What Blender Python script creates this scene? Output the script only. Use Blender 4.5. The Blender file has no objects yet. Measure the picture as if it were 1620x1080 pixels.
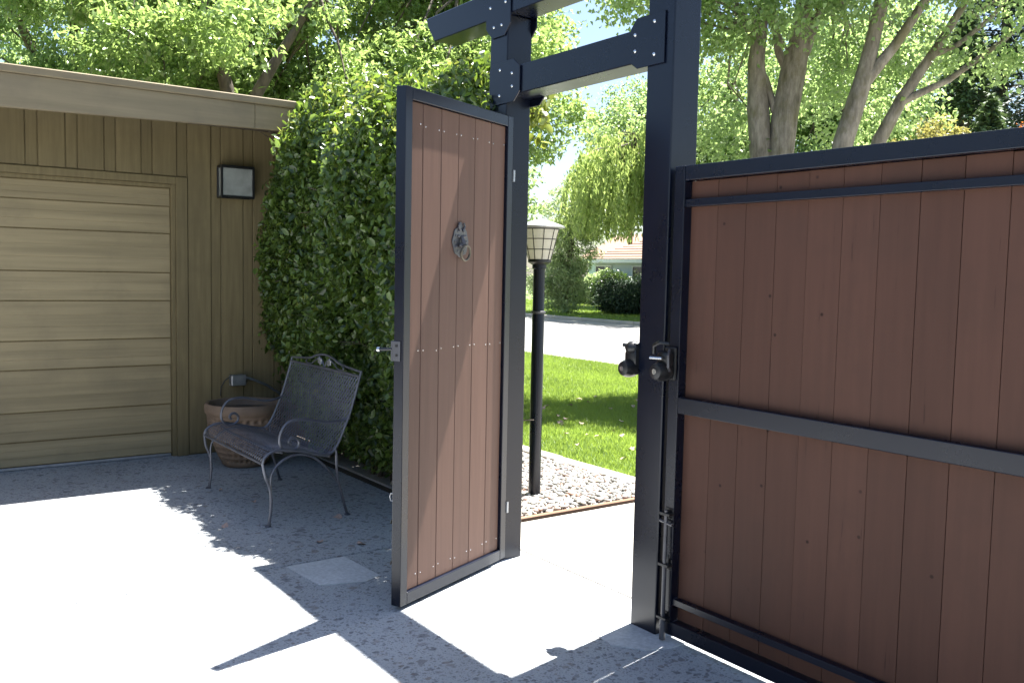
import bpy, bmesh, math, random
import numpy as np
from mathutils import Vector, Matrix

S = bpy.context.scene
COL = S.collection
rad = math.radians
random.seed(7)
RNG = np.random.default_rng(11)

# ------------------------------------------------------------------ camera
cam_d = bpy.data.cameras.new('camera')
cam_d.sensor_fit = 'HORIZONTAL'; cam_d.sensor_width = 36.0; cam_d.lens = 32.05
cam_d.clip_start = 0.05; cam_d.clip_end = 600
cam = bpy.data.objects.new('camera', cam_d); COL.objects.link(cam)
AZ, PITCH, ROLL = rad(-54.3133), rad(4.2109), rad(1.1548)
fwd = Vector((math.sin(AZ)*math.cos(PITCH), math.cos(AZ)*math.cos(PITCH), -math.sin(PITCH)))
rgt = Vector((math.cos(AZ), -math.sin(AZ), 0))
upv = rgt.cross(fwd)
cx_ = rgt*math.cos(ROLL) + upv*math.sin(ROLL)
cy_ = -rgt*math.sin(ROLL) + upv*math.cos(ROLL)
M = Matrix((cx_, cy_, -fwd)).transposed().to_4x4()
M.translation = Vector((2.577, -2.595, 1.45))
cam.matrix_world = M
S.camera = cam

# ------------------------------------------------------------------ sky, sun, exposure
SUN_AZ, SUN_EL = rad(-11.2), rad(68.9)          # azimuth measured from +Y towards +X
w = bpy.data.worlds.new('World'); S.world = w; w.use_nodes = True
nt = w.node_tree
bg = nt.nodes['Background']
sky = nt.nodes.new('ShaderNodeTexSky'); sky.sky_type = 'NISHITA'
sky.sun_disc = False; sky.sun_elevation = SUN_EL; sky.sun_rotation = SUN_AZ
sky.air_density = 1.0; sky.dust_density = 1.4; sky.ozone_density = 1.6
nt.links.new(sky.outputs['Color'], bg.inputs['Color'])
bg.inputs['Strength'].default_value = 0.05
sd = bpy.data.lights.new('sun', 'SUN'); sd.energy = 5.0; sd.angle = rad(0.53); sd.color = (1.0, 0.965, 0.915)
so = bpy.data.objects.new('sun', sd); COL.objects.link(so)
sv = Vector((math.sin(SUN_AZ)*math.cos(SUN_EL), math.cos(SUN_AZ)*math.cos(SUN_EL), math.sin(SUN_EL)))
so.rotation_euler = sv.to_track_quat('Z', 'Y').to_euler()
so.location = (0, 0, 30)
S.view_settings.view_transform = 'Standard'; S.view_settings.look = 'None'
S.view_settings.gamma = 1.0; S.view_settings.use_curve_mapping = False
S.view_settings.exposure = 2.35
S.cycles.max_bounces = 6; S.cycles.diffuse_bounces = 3; S.cycles.transmission_bounces = 4
S.cycles.transparent_max_bounces = 8

# ------------------------------------------------------------------ materials
def new_mat(name):
    m = bpy.data.materials.new(name); m.use_nodes = True
    n = m.node_tree.nodes; b = n['Principled BSDF']
    return m, m.node_tree, n, b

def coords(nt, scale=1.0, kind='Object', vec=None):
    t = nt.nodes.new('ShaderNodeTexCoord'); mp = nt.nodes.new('ShaderNodeMapping')
    nt.links.new(t.outputs[kind], mp.inputs['Vector'])
    mp.inputs['Scale'].default_value = vec if vec else (scale,)*3
    return mp.outputs['Vector']

def noise(nt, v, scale, detail=4, rough=.55):
    n = nt.nodes.new('ShaderNodeTexNoise'); n.inputs['Scale'].default_value = scale
    n.inputs['Detail'].default_value = detail; n.inputs['Roughness'].default_value = rough
    if v: nt.links.new(v, n.inputs['Vector'])
    return n.outputs['Fac']

def ramp(nt, fac, stops):
    r = nt.nodes.new('ShaderNodeValToRGB'); e = r.color_ramp.elements
    while len(e) < len(stops): e.new(.5)
    for k, (p, c) in enumerate(stops):
        e[k].position = p; e[k].color = (*c, 1)
    nt.links.new(fac, r.inputs['Fac']); return r.outputs['Color']

def mixc(nt, fac, a, b, mode='MIX'):
    m = nt.nodes.new('ShaderNodeMix'); m.data_type = 'RGBA'; m.blend_type = mode
    for sock, v in ((m.inputs[0], fac), (m.inputs[6], a), (m.inputs[7], b)):
        if hasattr(v, 'links'): nt.links.new(v, sock)
        elif isinstance(v, (int, float)): sock.default_value = v
        else: sock.default_value = (*v, 1)
    return m.outputs[2]

def bump(nt, b, h, strength=.3, dist=.01):
    n = nt.nodes.new('ShaderNodeBump'); n.inputs['Strength'].default_value = strength
    n.inputs['Distance'].default_value = dist
    nt.links.new(h, n.inputs['Height']); nt.links.new(n.outputs['Normal'], b.inputs['Normal'])

def obj_rand(nt):
    return nt.nodes.new('ShaderNodeObjectInfo').outputs['Random']

def mat_plain(name, col, rough=.6, metal=0.0, var=.12, scale=6, spec=.5, bumps=.0):
    m, nt, n, b = new_mat(name)
    v = coords(nt)
    f = noise(nt, v, scale, 5)
    c = ramp(nt, f, [(.25, tuple(x*(1-var) for x in col)), (.75, tuple(min(1, x*(1+var)) for x in col))])
    nt.links.new(c, b.inputs['Base Color'])
    b.inputs['Roughness'].default_value = rough; b.inputs['Metallic'].default_value = metal
    b.inputs['Specular IOR Level'].default_value = spec
    if bumps: bump(nt, b, noise(nt, v, scale*12, 4), bumps, .004)
    return m

def mat_wood(name, col, grain=(1, 1, .06), gscale=26, rough=.62, var=.18, rnd=.1, bumps=.25, knots=False, dirt=None):
    """painted or stained timber, grain along one axis of the object's own space"""
    m, nt, n, b = new_mat(name)
    v = coords(nt, vec=grain)
    loc = nt.nodes.new('ShaderNodeVectorMath'); loc.operation = 'ADD'
    nt.links.new(v, loc.inputs[0])
    ri = obj_rand(nt)
    mul = nt.nodes.new('ShaderNodeMath'); mul.operation = 'MULTIPLY'; mul.inputs[1].default_value = 37.0
    nt.links.new(ri, mul.inputs[0])
    cmb = nt.nodes.new('ShaderNodeCombineXYZ')
    for k in range(3): nt.links.new(mul.outputs[0], cmb.inputs[k])
    nt.links.new(cmb.outputs[0], loc.inputs[1])
    vv = loc.outputs[0]
    g = noise(nt, vv, gscale, 6, .6)
    c = ramp(nt, g, [(.3, tuple(x*(1-var) for x in col)), (.7, tuple(min(1, x*(1+var)) for x in col))])
    hsv = nt.nodes.new('ShaderNodeHueSaturation')
    mr = nt.nodes.new('ShaderNodeMapRange'); mr.inputs['To Min'].default_value = 1-rnd; mr.inputs['To Max'].default_value = 1+rnd
    nt.links.new(ri, mr.inputs['Value']); nt.links.new(mr.outputs[0], hsv.inputs['Value'])
    nt.links.new(c, hsv.inputs['Color'])
    out = hsv.outputs[0]
    if knots:
        kv = nt.nodes.new('ShaderNodeTexVoronoi'); kv.voronoi_dimensions = '2D'; kv.inputs['Scale'].default_value = 4.6; kv.inputs['Randomness'].default_value = 1.0
        sx = nt.nodes.new('ShaderNodeSeparateXYZ'); nt.links.new(coords(nt), sx.inputs[0])
        cx2 = nt.nodes.new('ShaderNodeCombineXYZ'); nt.links.new(sx.outputs[0], cx2.inputs[0]); nt.links.new(sx.outputs[2], cx2.inputs[1])
        nt.links.new(cx2.outputs[0], kv.inputs['Vector'])
        kc = ramp(nt, kv.outputs['Distance'], [(.016, (.25, .22, .22)), (.036, (1, 1, 1))])
        ks = nt.nodes.new('ShaderNodeSeparateColor'); nt.links.new(kv.outputs['Color'], ks.inputs[0])
        kc = mixc(nt, ramp(nt, ks.outputs[0], [(.62, (0, 0, 0)), (.66, (1, 1, 1))]), (1, 1, 1), kc)
        out = mixc(nt, 1.0, out, kc, 'MULTIPLY')
        # fine cracks that follow the grain
        cn = noise(nt, vv, 60, 3, .5)
        cr = ramp(nt, cn, [(.265, (.45, .42, .4)), (.30, (1, 1, 1))])
        out = mixc(nt, .6, out, cr, 'MULTIPLY')
    if dirt:
        dn = noise(nt, coords(nt), 2.3, 5, .65)
        out = mixc(nt, ramp(nt, dn, [(.48, (0, 0, 0)), (.72, (.55, .55, .55))]), out, dirt)
    nt.links.new(out, b.inputs['Base Color'])
    b.inputs['Roughness'].default_value = rough; b.inputs['Specular IOR Level'].default_value = .2
    bump(nt, b, g, bumps, .003)
    return m

def mat_leaf(name, dark, light, trans, tfac=.45, rough=.42):
    """leaf: glossy front, light shining through; 'rnd' differs leaf by leaf"""
    m, nt, n, b = new_mat(name)
    a = nt.nodes.new('ShaderNodeAttribute'); a.attribute_name = 'rnd'
    c = ramp(nt, a.outputs['Fac'], [(0, dark), (.7, light), (1, tuple(min(1, x*1.25) for x in light))])
    nt.links.new(c, b.inputs['Base Color']); b.inputs['Roughness'].default_value = rough
    b.inputs['Specular IOR Level'].default_value = .65
    tr = nt.nodes.new('ShaderNodeBsdfTranslucent')
    tc = ramp(nt, a.outputs['Fac'], [(0, tuple(x*.7 for x in trans)), (1, trans)])
    nt.links.new(tc, tr.inputs['Color'])
    mx = nt.nodes.new('ShaderNodeMixShader'); mx.inputs[0].default_value = tfac
    nt.links.new(b.outputs[0], mx.inputs[1]); nt.links.new(tr.outputs[0], mx.inputs[2])
    nt.links.new(mx.outputs[0], n['Material Output'].inputs['Surface'])
    return m

def mat_aggregate(name, base, chip=.8):
    m, nt, n, b = new_mat(name)
    v = coords(nt)
    f = noise(nt, v, 1.4, 6, .6)
    c0 = ramp(nt, f, [(.3, tuple(x*.86 for x in base)), (.7, tuple(x*1.12 for x in base))])
    # warp the chips so that they are irregular
    wn = nt.nodes.new('ShaderNodeTexNoise'); wn.inputs['Scale'].default_value = 14; nt.links.new(v, wn.inputs['Vector'])
    wv = nt.nodes.new('ShaderNodeVectorMath'); wv.operation = 'MULTIPLY_ADD'
    nt.links.new(wn.outputs['Color'], wv.inputs[0]); wv.inputs[1].default_value = (.05, .05, .05); nt.links.new(v, wv.inputs[2])
    col = c0; hts = None
    for sc, thr, amt, pk in ((15, .34, .75, .80), (32, .36, .8, .58), (64, .38, .7, .5), (130, .4, .55, .5)):
        vo = nt.nodes.new('ShaderNodeTexVoronoi'); vo.inputs['Scale'].default_value = sc
        nt.links.new(wv.outputs[0], vo.inputs['Vector'])
        sep = nt.nodes.new('ShaderNodeSeparateColor'); nt.links.new(vo.outputs['Color'], sep.inputs[0])
        pick = ramp(nt, sep.outputs[0], [(pk, (0, 0, 0)), (pk+.03, (1, 1, 1))])
        inside = ramp(nt, vo.outputs['Distance'], [(thr-.05, (1, 1, 1)), (thr+.06, (0, 0, 0))])
        mk = mixc(nt, 1.0, pick, inside, 'MULTIPLY')
        cc = ramp(nt, sep.outputs[1], [(0, (.05, .056, .068)), (.5, (.10, .105, .12)), (.78, (.18, .14, .11)), (.9, (.20, .20, .21)), (1, (.45, .43, .4))])
        mm = nt.nodes.new('ShaderNodeMath'); mm.operation = 'MULTIPLY'; mm.inputs[1].default_value = amt*chip
        nt.links.new(mk, mm.inputs[0])
        col = mixc(nt, mm.outputs[0], col, cc)
    fine = noise(nt, v, 160, 3, .6)
    col = mixc(nt, .35, col, ramp(nt, fine, [(.3, (.55, .55, .55)), (.7, (1.3, 1.3, 1.3))]), 'MULTIPLY')
    nt.links.new(col, b.inputs['Base Color'])
    b.inputs['Roughness'].default_value = .85
    bump(nt, b, fine, .35, .004)
    return m

def mat_ground(name, c1, c2, scale=3, rough=.9, fine=120, bstr=.4):
    m, nt, n, b = new_mat(name)
    v = coords(nt)
    f = noise(nt, v, scale, 7, .65)
    col = ramp(nt, f, [(.3, c1), (.7, c2)])
    fn = noise(nt, v, fine, 4, .6)
    col = mixc(nt, .5, col, ramp(nt, fn, [(.3, (.65, .65, .65)), (.7, (1.3, 1.3, 1.3))]), 'MULTIPLY')
    nt.links.new(col, b.inputs['Base Color']); b.inputs['Roughness'].default_value = rough
    bump(nt, b, fn, bstr, .01)
    return m

def mat_bark(name, c1, c2):
    m, nt, n, b = new_mat(name)
    v = coords(nt, vec=(1, 1, .25))
    f = noise(nt, v, 14, 7, .7)
    col = ramp(nt, f, [(.32, c1), (.62, c2)])
    blot = noise(nt, coords(nt), 3.2, 4, .6)
    col = mixc(nt, ramp(nt, blot, [(.5, (0, 0, 0)), (.66, (.75, .75, .75))]), col, (.13, .115, .05))
    nt.links.new(col, b.inputs['Base Color']); b.inputs['Roughness'].default_value = .9
    bump(nt, b, f, .9, .03)
    return m

def mat_metal_paint(name, col, rough=.38, metal=.0, spec=.5):
    m, nt, n, b = new_mat(name)
    v = coords(nt)
    f = noise(nt, v, 3.0, 6, .65)
    c = ramp(nt, f, [(.3, tuple(x*.85 for x in col)), (.75, tuple(x*1.2 for x in col))])
    dn = noise(nt, v, 55, 6, .75)
    c = mixc(nt, ramp(nt, dn, [(.60, (0, 0, 0)), (.78, (.10, .10, .10))]), c, (.08, .076, .07))
    nt.links.new(c, b.inputs['Base Color'])
    r = nt.nodes.new('ShaderNodeMapRange'); r.inputs['To Min'].default_value = rough-.07; r.inputs['To Max'].default_value = rough+.1
    nt.links.new(f, r.inputs['Value']); nt.links.new(r.outputs[0], b.inputs['Roughness'])
    b.inputs['Metallic'].default_value = metal; b.inputs['IOR'].default_value = 1.62; b.inputs['Specular IOR Level'].default_value = spec
    bump(nt, b, noise(nt, v, 300, 2), .03, .0006)
    return m

MAT = {}
MAT['black_paint'] = mat_metal_paint('black_paint', (.0025, .0045, .013), .27, 0, .30)
MAT['black_plastic'] = mat_plain('black_plastic', (.012, .012, .013), .35, var=.2)
MAT['steel'] = mat_plain('steel', (.7, .7, .7), .25, 1.0, var=.05)
MAT['galv'] = mat_plain('galv', (.42, .43, .45), .4, .8, var=.15, scale=20)
MAT['iron'] = mat_plain('iron', (.075, .072, .08), .38, .35, var=.25, scale=30, spec=.8)
MAT['bench_paint'] = mat_plain('bench_paint', (.11, .115, .14), .34, .45, var=.35, scale=9, spec=.8)
MAT['dark_galv'] = mat_plain('dark_galv', (.10, .10, .11), .45, .5, var=.2)
MAT['brass'] = mat_plain('brass', (.13, .115, .09), .42, .8, var=.2, scale=40)
MAT['gate_wood'] = mat_wood('gate_wood', (.088, .042, .029), gscale=30, var=.08, rnd=.10, knots=True, rough=.6, dirt=(.068, .036, .026))
MAT['leaf_wood'] = mat_wood('leaf_wood', (.128, .074, .056), gscale=34, var=.09, rnd=.08, rough=.55, bumps=.15)
MAT['garage_paint'] = mat_wood('garage_paint', (.180, .140, .072), gscale=40, var=.16, rnd=.08, rough=.7, bumps=.3, dirt=(.14, .11, .06))
MAT['door_paint'] = mat_wood('door_paint', (.310, .245, .140), grain=(1, .04, 1), gscale=16, var=.19, rnd=.10, rough=.62, dirt=(.215, .172, .105))
MAT['fascia_paint'] = mat_wood('fascia_paint', (.235, .188, .118), grain=(1, .05, 1), gscale=22, var=.14, rnd=.03, rough=.7, dirt=(.15, .12, .085))
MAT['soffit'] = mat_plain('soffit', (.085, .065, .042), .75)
MAT['roofing'] = mat_plain('roofing', (.2, .17, .14), .9, scale=30, bumps=.4)
MAT['aggregate'] = mat_aggregate('aggregate', (.355, .378, .392))
MAT['concrete'] = mat_ground('concrete', (.33, .315, .285), (.43, .41, .375), 1.6, .85, 90, .25)
MAT['pale_concrete'] = mat_ground('pale_concrete', (.44, .46, .47), (.54, .56, .57), 4, .8, 60, .2)
MAT['joint'] = mat_plain('joint', (.13, .12, .105), .95)
MAT['street'] = mat_ground('street', (.24, .235, .225), (.31, .30, .29), .4, .85, 60, .3)
MAT['kerb'] = mat_ground('kerb', (.35, .33, .30), (.44, .42, .385), 2, .85, 50, .3)
MAT['soil'] = mat_ground('soil', (.07, .052, .036), (.11, .085, .06), 6, .95, 80, .6)
MAT['lawn'] = mat_ground('lawn', (.07, .12, .025), (.11, .165, .038), 2.2, .95, 60, .6)
MAT['ground'] = mat_ground('ground', (.07, .09, .035), (.11, .12, .055), .3, .95, 20, .5)
MAT['edging_wood'] = mat_wood('edging_wood', (.22, .13, .085), grain=(1, .08, 1), gscale=20)
MAT['terracotta'] = mat_plain('terracotta', (.20, .135, .09), .75, var=.3, scale=7, bumps=.3)
MAT['bark_pale'] = mat_bark('bark_pale', (.10, .085, .065), (.30, .265, .22))
MAT['bark_dark'] = mat_bark('bark_dark', (.05, .04, .03), (.13, .105, .08))
MAT['house_wall'] = mat_plain('house_wall', (.58, .63, .65), .8, var=.04)
MAT['white_paint'] = mat_plain('white_paint', (.78, .78, .76), .6, var=.04)
MAT['shingle'] = mat_wood('shingle', (.27, .18, .135), grain=(1, 1, 1), gscale=8, var=.15, rnd=.2, rough=.9)
MAT['redwood'] = mat_plain('redwood', (.16, .085, .05), .8, var=.25)
MAT['dead_leaf'] = mat_plain('dead_leaf', (.42, .30, .25), .7, var=.25)
MAT['yellow_leaf'] = mat_plain('yellow_leaf', (.45, .42, .08), .6, var=.2)

def mat_glass(name, col, rough, spec=.5):
    m, nt, n, b = new_mat(name)
    f = noise(nt, coords(nt), 9, 3)
    c = ramp(nt, f, [(.3, tuple(x*.8 for x in col)), (.7, tuple(min(1, x*1.15) for x in col))])
    nt.links.new(c, b.inputs['Base Color']); b.inputs['Roughness'].default_value = rough
    b.inputs['Specular IOR Level'].default_value = spec
    b.inputs['Coat Weight'].default_value = .6; b.inputs['Coat Roughness'].default_value = .06
    return m
MAT['wall_light_glass'] = mat_glass('wall_light_glass', (.30, .31, .29), .25)
MAT['window_glass'] = mat_glass('window_glass', (.03, .035, .04), .05, .9)
def mat_lantern(name):
    m, nt, n, b = new_mat(name)
    b.inputs['Base Color'].default_value = (.82, .80, .72, 1); b.inputs['Roughness'].default_value = .4
    tr = nt.nodes.new('ShaderNodeBsdfTranslucent'); tr.inputs['Color'].default_value = (.9, .86, .74, 1)
    mx = nt.nodes.new('ShaderNodeMixShader'); mx.inputs[0].default_value = .6
    nt.links.new(b.outputs[0], mx.inputs[1]); nt.links.new(tr.outputs[0], mx.inputs[2])
    nt.links.new(mx.outputs[0], n['Material Output'].inputs['Surface'])
    return m
MAT['lantern_glass'] = mat_lantern('lantern_glass')

MAT['leaf_bright'] = mat_leaf('leaf_bright', (.07, .14, .038), (.19, .27, .09), (.42, .58, .16), .48, .28)
MAT['leaf_mid'] = mat_leaf('leaf_mid', (.09, .16, .065), (.18, .27, .115), (.44, .60, .2), .48, .34)
MAT['leaf_birch'] = mat_leaf('leaf_birch', (.09, .16, .055), (.18, .28, .10), (.48, .65, .22), .5, .34)
MAT['leaf_willow'] = mat_leaf('leaf_willow', (.16, .24, .06), (.26, .34, .095), (.54, .68, .19), .52)
MAT['leaf_olive'] = mat_leaf('leaf_olive', (.19, .26, .13), (.31, .38, .2), (.55, .68, .3), .5)
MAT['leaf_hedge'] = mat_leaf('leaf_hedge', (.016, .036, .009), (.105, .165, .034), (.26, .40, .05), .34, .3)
MAT['leaf_new'] = mat_leaf('leaf_new', (.085, .14, .026), (.17, .215, .045), (.38, .44, .08), .42, .33)
MAT['leaf_conifer'] = mat_leaf('leaf_conifer', (.008, .020, .014), (.022, .045, .026), (.04, .07, .03), .15, .6)
MAT['leaf_cypress'] = mat_leaf('leaf_cypress', (.045, .085, .036), (.10, .155, .06), (.15, .22, .08), .2, .6)
MAT['leaf_shrub'] = mat_leaf('leaf_shrub', (.018, .045, .015), (.05, .09, .025), (.12, .2, .04), .3, .35)
MAT['leaf_juniper'] = mat_leaf('leaf_juniper', (.02, .05, .03), (.06, .10, .06), (.08, .13, .06), .2, .6)
MAT['leaf_gold'] = mat_leaf('leaf_gold', (.13, .14, .03), (.23, .21, .055), (.40, .37, .10), .4)
MAT['leaf_red'] = mat_leaf('leaf_red', (.25, .06, .02), (.38, .12, .04), (.5, .18, .04), .4)
MAT['grass'] = mat_leaf('grass', (.10, .175, .026), (.20, .28, .05), (.42, .58, .09), .4, .5)
def mat_pebble():
    m, nt, n, b = new_mat('pebble')
    c = ramp(nt, obj_rand(nt), [(0, (.14, .135, .12)), (.3, (.28, .265, .24)), (.6, (.38, .36, .32)), (.8, (.24, .25, .26)), (.93, (.28, .16, .11)), (1, (.48, .46, .42))])
    f = noise(nt, coords(nt), 30, 3)
    c = mixc(nt, .5, c, ramp(nt, f, [(.3, (.75, .75, .75)), (.7, (1.2, 1.2, 1.2))]), 'MULTIPLY')
    nt.links.new(c, b.inputs['Base Color']); b.inputs['Roughness'].default_value = .65
    return m
MAT['pebble'] = mat_pebble()
def mat_pebble_mass():
    m, nt, n, b = new_mat('pebble_mass')
    a = nt.nodes.new('ShaderNodeAttribute'); a.attribute_name = 'rnd'
    c = ramp(nt, a.outputs['Fac'], [(0, (.14, .135, .12)), (.3, (.28, .265, .24)), (.6, (.38, .36, .32)), (.8, (.24, .25, .26)), (.93, (.28, .16, .11)), (1, (.48, .46, .42))])
    nt.links.new(c, b.inputs['Base Color']); b.inputs['Roughness'].default_value = .65
    return m
MAT['pebble_mass'] = mat_pebble_mass()

# ------------------------------------------------------------------ mesh helpers
class MB:
    """collects shapes into one mesh"""
    def __init__(s): s.bm = bmesh.new()
    def box(s, x0, x1, y0, y1, z0, z1, bev=0.0, seg=1):
        r = bmesh.ops.create_cube(s.bm, size=1.0)
        vs = r['verts']
        for v in vs:
            v.co = ((x0+x1)/2+v.co.x*(x1-x0), (y0+y1)/2+v.co.y*(y1-y0), (z0+z1)/2+v.co.z*(z1-z0))
        if bev:
            es = list({e for v in vs for e in v.link_edges})
            bmesh.ops.bevel(s.bm, geom=es, offset=bev, segments=seg, affect='EDGES', profile=.5)
        return s
    def prism(s, pts, axis, a, b, bev=0.0):
        """polygon pts (2D) extruded along axis from a to b"""
        def P(p, t):
            return {'x': (t, p[0], p[1]), 'y': (p[0], t, p[1]), 'z': (p[0], p[1], t)}[axis]
        A = [s.bm.verts.new(P(p, a)) for p in pts]; B = [s.bm.verts.new(P(p, b)) for p in pts]
        n = len(pts)
        fs = [s.bm.faces.new(A[::-1]), s.bm.faces.new(B)]
        for i in range(n): fs.append(s.bm.faces.new((A[i], A[(i+1) % n], B[(i+1) % n], B[i])))
        bmesh.ops.recalc_face_normals(s.bm, faces=fs)
        if bev:
            es = list({e for f in fs[:2] for e in f.edges})
            bmesh.ops.bevel(s.bm, geom=es, offset=bev, segments=1, affect='EDGES')
        return s
    def tube(s, pts, r, seg=8, cap=True, flat=1.0):
        pts = [Vector(p) for p in pts]; n = len(pts)
        rs = r if isinstance(r, (list, tuple)) else [r]*n
        prev = None; rings = []
        for i, p in enumerate(pts):
            t = (pts[min(i+1, n-1)]-pts[max(i-1, 0)]).normalized()
            if prev is None:
                u = t.orthogonal().normalized()
            else:
                u = (prev-t*prev.dot(t))
                u = u.normalized() if u.length > 1e-6 else t.orthogonal().normalized()
            prev = u; vv = t.cross(u)
            rings.append([s.bm.verts.new(p+(u*math.cos(2*math.pi*k/seg)+vv*math.sin(2*math.pi*k/seg)*flat)*rs[i]) for k in range(seg)])
        for i in range(n-1):
            for k in range(seg):
                s.bm.faces.new((rings[i][k], rings[i][(k+1) % seg], rings[i+1][(k+1) % seg], rings[i+1][k]))
        if cap:
            s.bm.faces.new(rings[0][::-1]); s.bm.faces.new(rings[-1])
        return s
    def lathe(s, prof, c=(0, 0, 0), seg=24, fn=None):
        rings = []
        for j, (r, z) in enumerate(prof):
            ring = []
            for k in range(seg):
                a = 2*math.pi*k/seg
                rr = r+(fn(a, z, j) if fn else 0)
                ring.append(s.bm.verts.new((c[0]+rr*math.cos(a), c[1]+rr*math.sin(a), c[2]+z)))
            rings.append(ring)
        for i in range(len(prof)-1):
            for k in range(seg):
                s.bm.faces.new((rings[i][k], rings[i][(k+1) % seg], rings[i+1][(k+1) % seg], rings[i+1][k]))
        s.bm.faces.new(rings[0][::-1]); s.bm.faces.new(rings[-1])
        return s
    def ball(s, c, r, sx=1, sy=1, sz=1, sub=2):
        q = bmesh.ops.create_icosphere(s.bm, subdivisions=sub, radius=r)
        for v in q['verts']: v.co = (c[0]+v.co.x*sx, c[1]+v.co.y*sy, c[2]+v.co.z*sz)
        return s
    def torus(s, c, R, r, u, v, seg=28, ring=8):
        u = Vector(u); v = Vector(v); c = Vector(c); nrm = u.cross(v)
        rr = []
        for i in range(seg):
            a = 2*math.pi*i/seg; d = u*math.cos(a)+v*math.sin(a)
            rr.append([s.bm.verts.new(c+d*(R+r*math.cos(2*math.pi*k/ring))+nrm*r*math.sin(2*math.pi*k/ring)) for k in range(ring)])
        for i in range(seg):
            for k in range(ring):
                s.bm.faces.new((rr[i][k], rr[i][(k+1) % ring], rr[(i+1) % seg][(k+1) % ring], rr[(i+1) % seg][k]))
        return s
    def mesh(s, name):
        me = bpy.data.meshes.new(name); s.bm.to_mesh(me); s.bm.free(); return me
    def build(s, name, mat, parent=None, smooth=False, angle=40):
        me = s.mesh(name); me.materials.append(MAT[mat])
        return link(name, me, parent, smooth, angle)

def link(name, me, parent=None, smooth=False, angle=40):
    if smooth:
        me.shade_smooth()
        me.set_sharp_from_angle(angle=rad(angle))
    o = bpy.data.objects.new(name, me); COL.objects.link(o)
    if parent: o.parent = parent
    return o

def tag(o, label=None, cat=None, group=None, kind=None):
    if label: o['label'] = label
    if cat: o['category'] = cat
    if group: o['group'] = group
    if kind: o['kind'] = kind
    return o

def thing(name, loc, label, cat, rz=0, group=None):
    o = bpy.data.objects.new(name, None); COL.objects.link(o)
    o.location = loc; o.rotation_euler = (0, 0, rz); o.empty_display_size = .1
    return tag(o, label, cat, group)

def raw_mesh(name, verts, faces_flat, nper, rnd=None):
    """numpy verts (N,3), faces all with nper corners; rnd per face"""
    me = bpy.data.meshes.new(name)
    verts = np.ascontiguousarray(verts, np.float32); faces_flat = np.ascontiguousarray(faces_flat, np.int32)
    nf = len(faces_flat)//nper
    me.vertices.add(len(verts)); me.vertices.foreach_set('co', verts.ravel())
    me.loops.add(len(faces_flat)); me.loops.foreach_set('vertex_index', faces_flat)
    me.polygons.add(nf)
    me.polygons.foreach_set('loop_start', np.arange(0, nf*nper, nper, dtype=np.int32))
    me.update(calc_edges=True)
    if rnd is not None:
        a = me.attributes.new('rnd', 'FLOAT', 'FACE'); a.data.foreach_set('value', np.ascontiguousarray(rnd, np.float32))
    return me

def unit(a): return a/np.maximum(np.linalg.norm(a, axis=-1, keepdims=True), 1e-9)

def leaves_mesh(name, c, axis, nrm, L, W, rnd, fold=.25, oval=False):
    """one folded leaf per row: diamond of two triangles, or an oval of six"""
    N = len(c); axis = unit(axis)
    side = unit(np.cross(axis, nrm)); nn = np.cross(side, axis)
    L = np.broadcast_to(np.asarray(L, float), (N,))[:, None]; W = np.broadcast_to(np.asarray(W, float), (N,))[:, None]
    if not oval:
        V = np.stack([c-axis*L*.5, c+side*W*.5+nn*W*fold-axis*L*.06, c+axis*L*.5, c-side*W*.5+nn*W*fold-axis*L*.06], 1)
        base = np.arange(N)[:, None]*4
        F = (base+np.array([0, 1, 2, 0, 2, 3])[None]).ravel(); k = 2
    else:
        V = np.stack([c-axis*L*.5, c-axis*L*.22+side*W*.42+nn*W*fold, c+axis*L*.18+side*W*.44+nn*W*fold*.8, c+axis*L*.5-nn*L*.06,
                      c+axis*L*.18-side*W*.44+nn*W*fold*.8, c-axis*L*.22-side*W*.42+nn*W*fold], 1)
        base = np.arange(N)[:, None]*6
        F = (base+np.array([0, 1, 3, 1, 2, 3, 0, 3, 5, 3, 4, 5])[None]).ravel(); k = 4
    return raw_mesh(name, V.reshape(-1, 3), F, 3, np.repeat(rnd, k))

def crown_points(ells, nclump, rclump, per, rng, shell=.62, squash=.75):
    """leaf centres: clumps spread through the crown's ellipsoids, denser to the outside"""
    vol = np.array([e[3]*e[4]*e[5] for e in ells]); pr = vol/vol.sum()
    C = []; O = []
    for i in rng.choice(len(ells), nclump, p=pr):
        e = ells[i]
        d = unit(rng.normal(size=3)); r = shell+(1-shell)*rng.random() if rng.random() < .8 else rng.random()*shell
        C.append(np.array(e[:3])+d*r*np.array(e[3:6])); O.append(d)
    C = np.array(C); O = np.array(O)
    rc = rclump*(.6+.8*rng.random(nclump))
    n = (per*(.5+rng.random(nclump))).astype(int)
    idx = np.repeat(np.arange(nclump), n)
    off = rng.normal(size=(len(idx), 3)); off = unit(off)*(rng.random((len(idx), 1))**.5)
    off[:, 2] *= squash
    P = C[idx]+off*rc[idx][:, None]
    return C, idx, P, O[idx]

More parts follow.
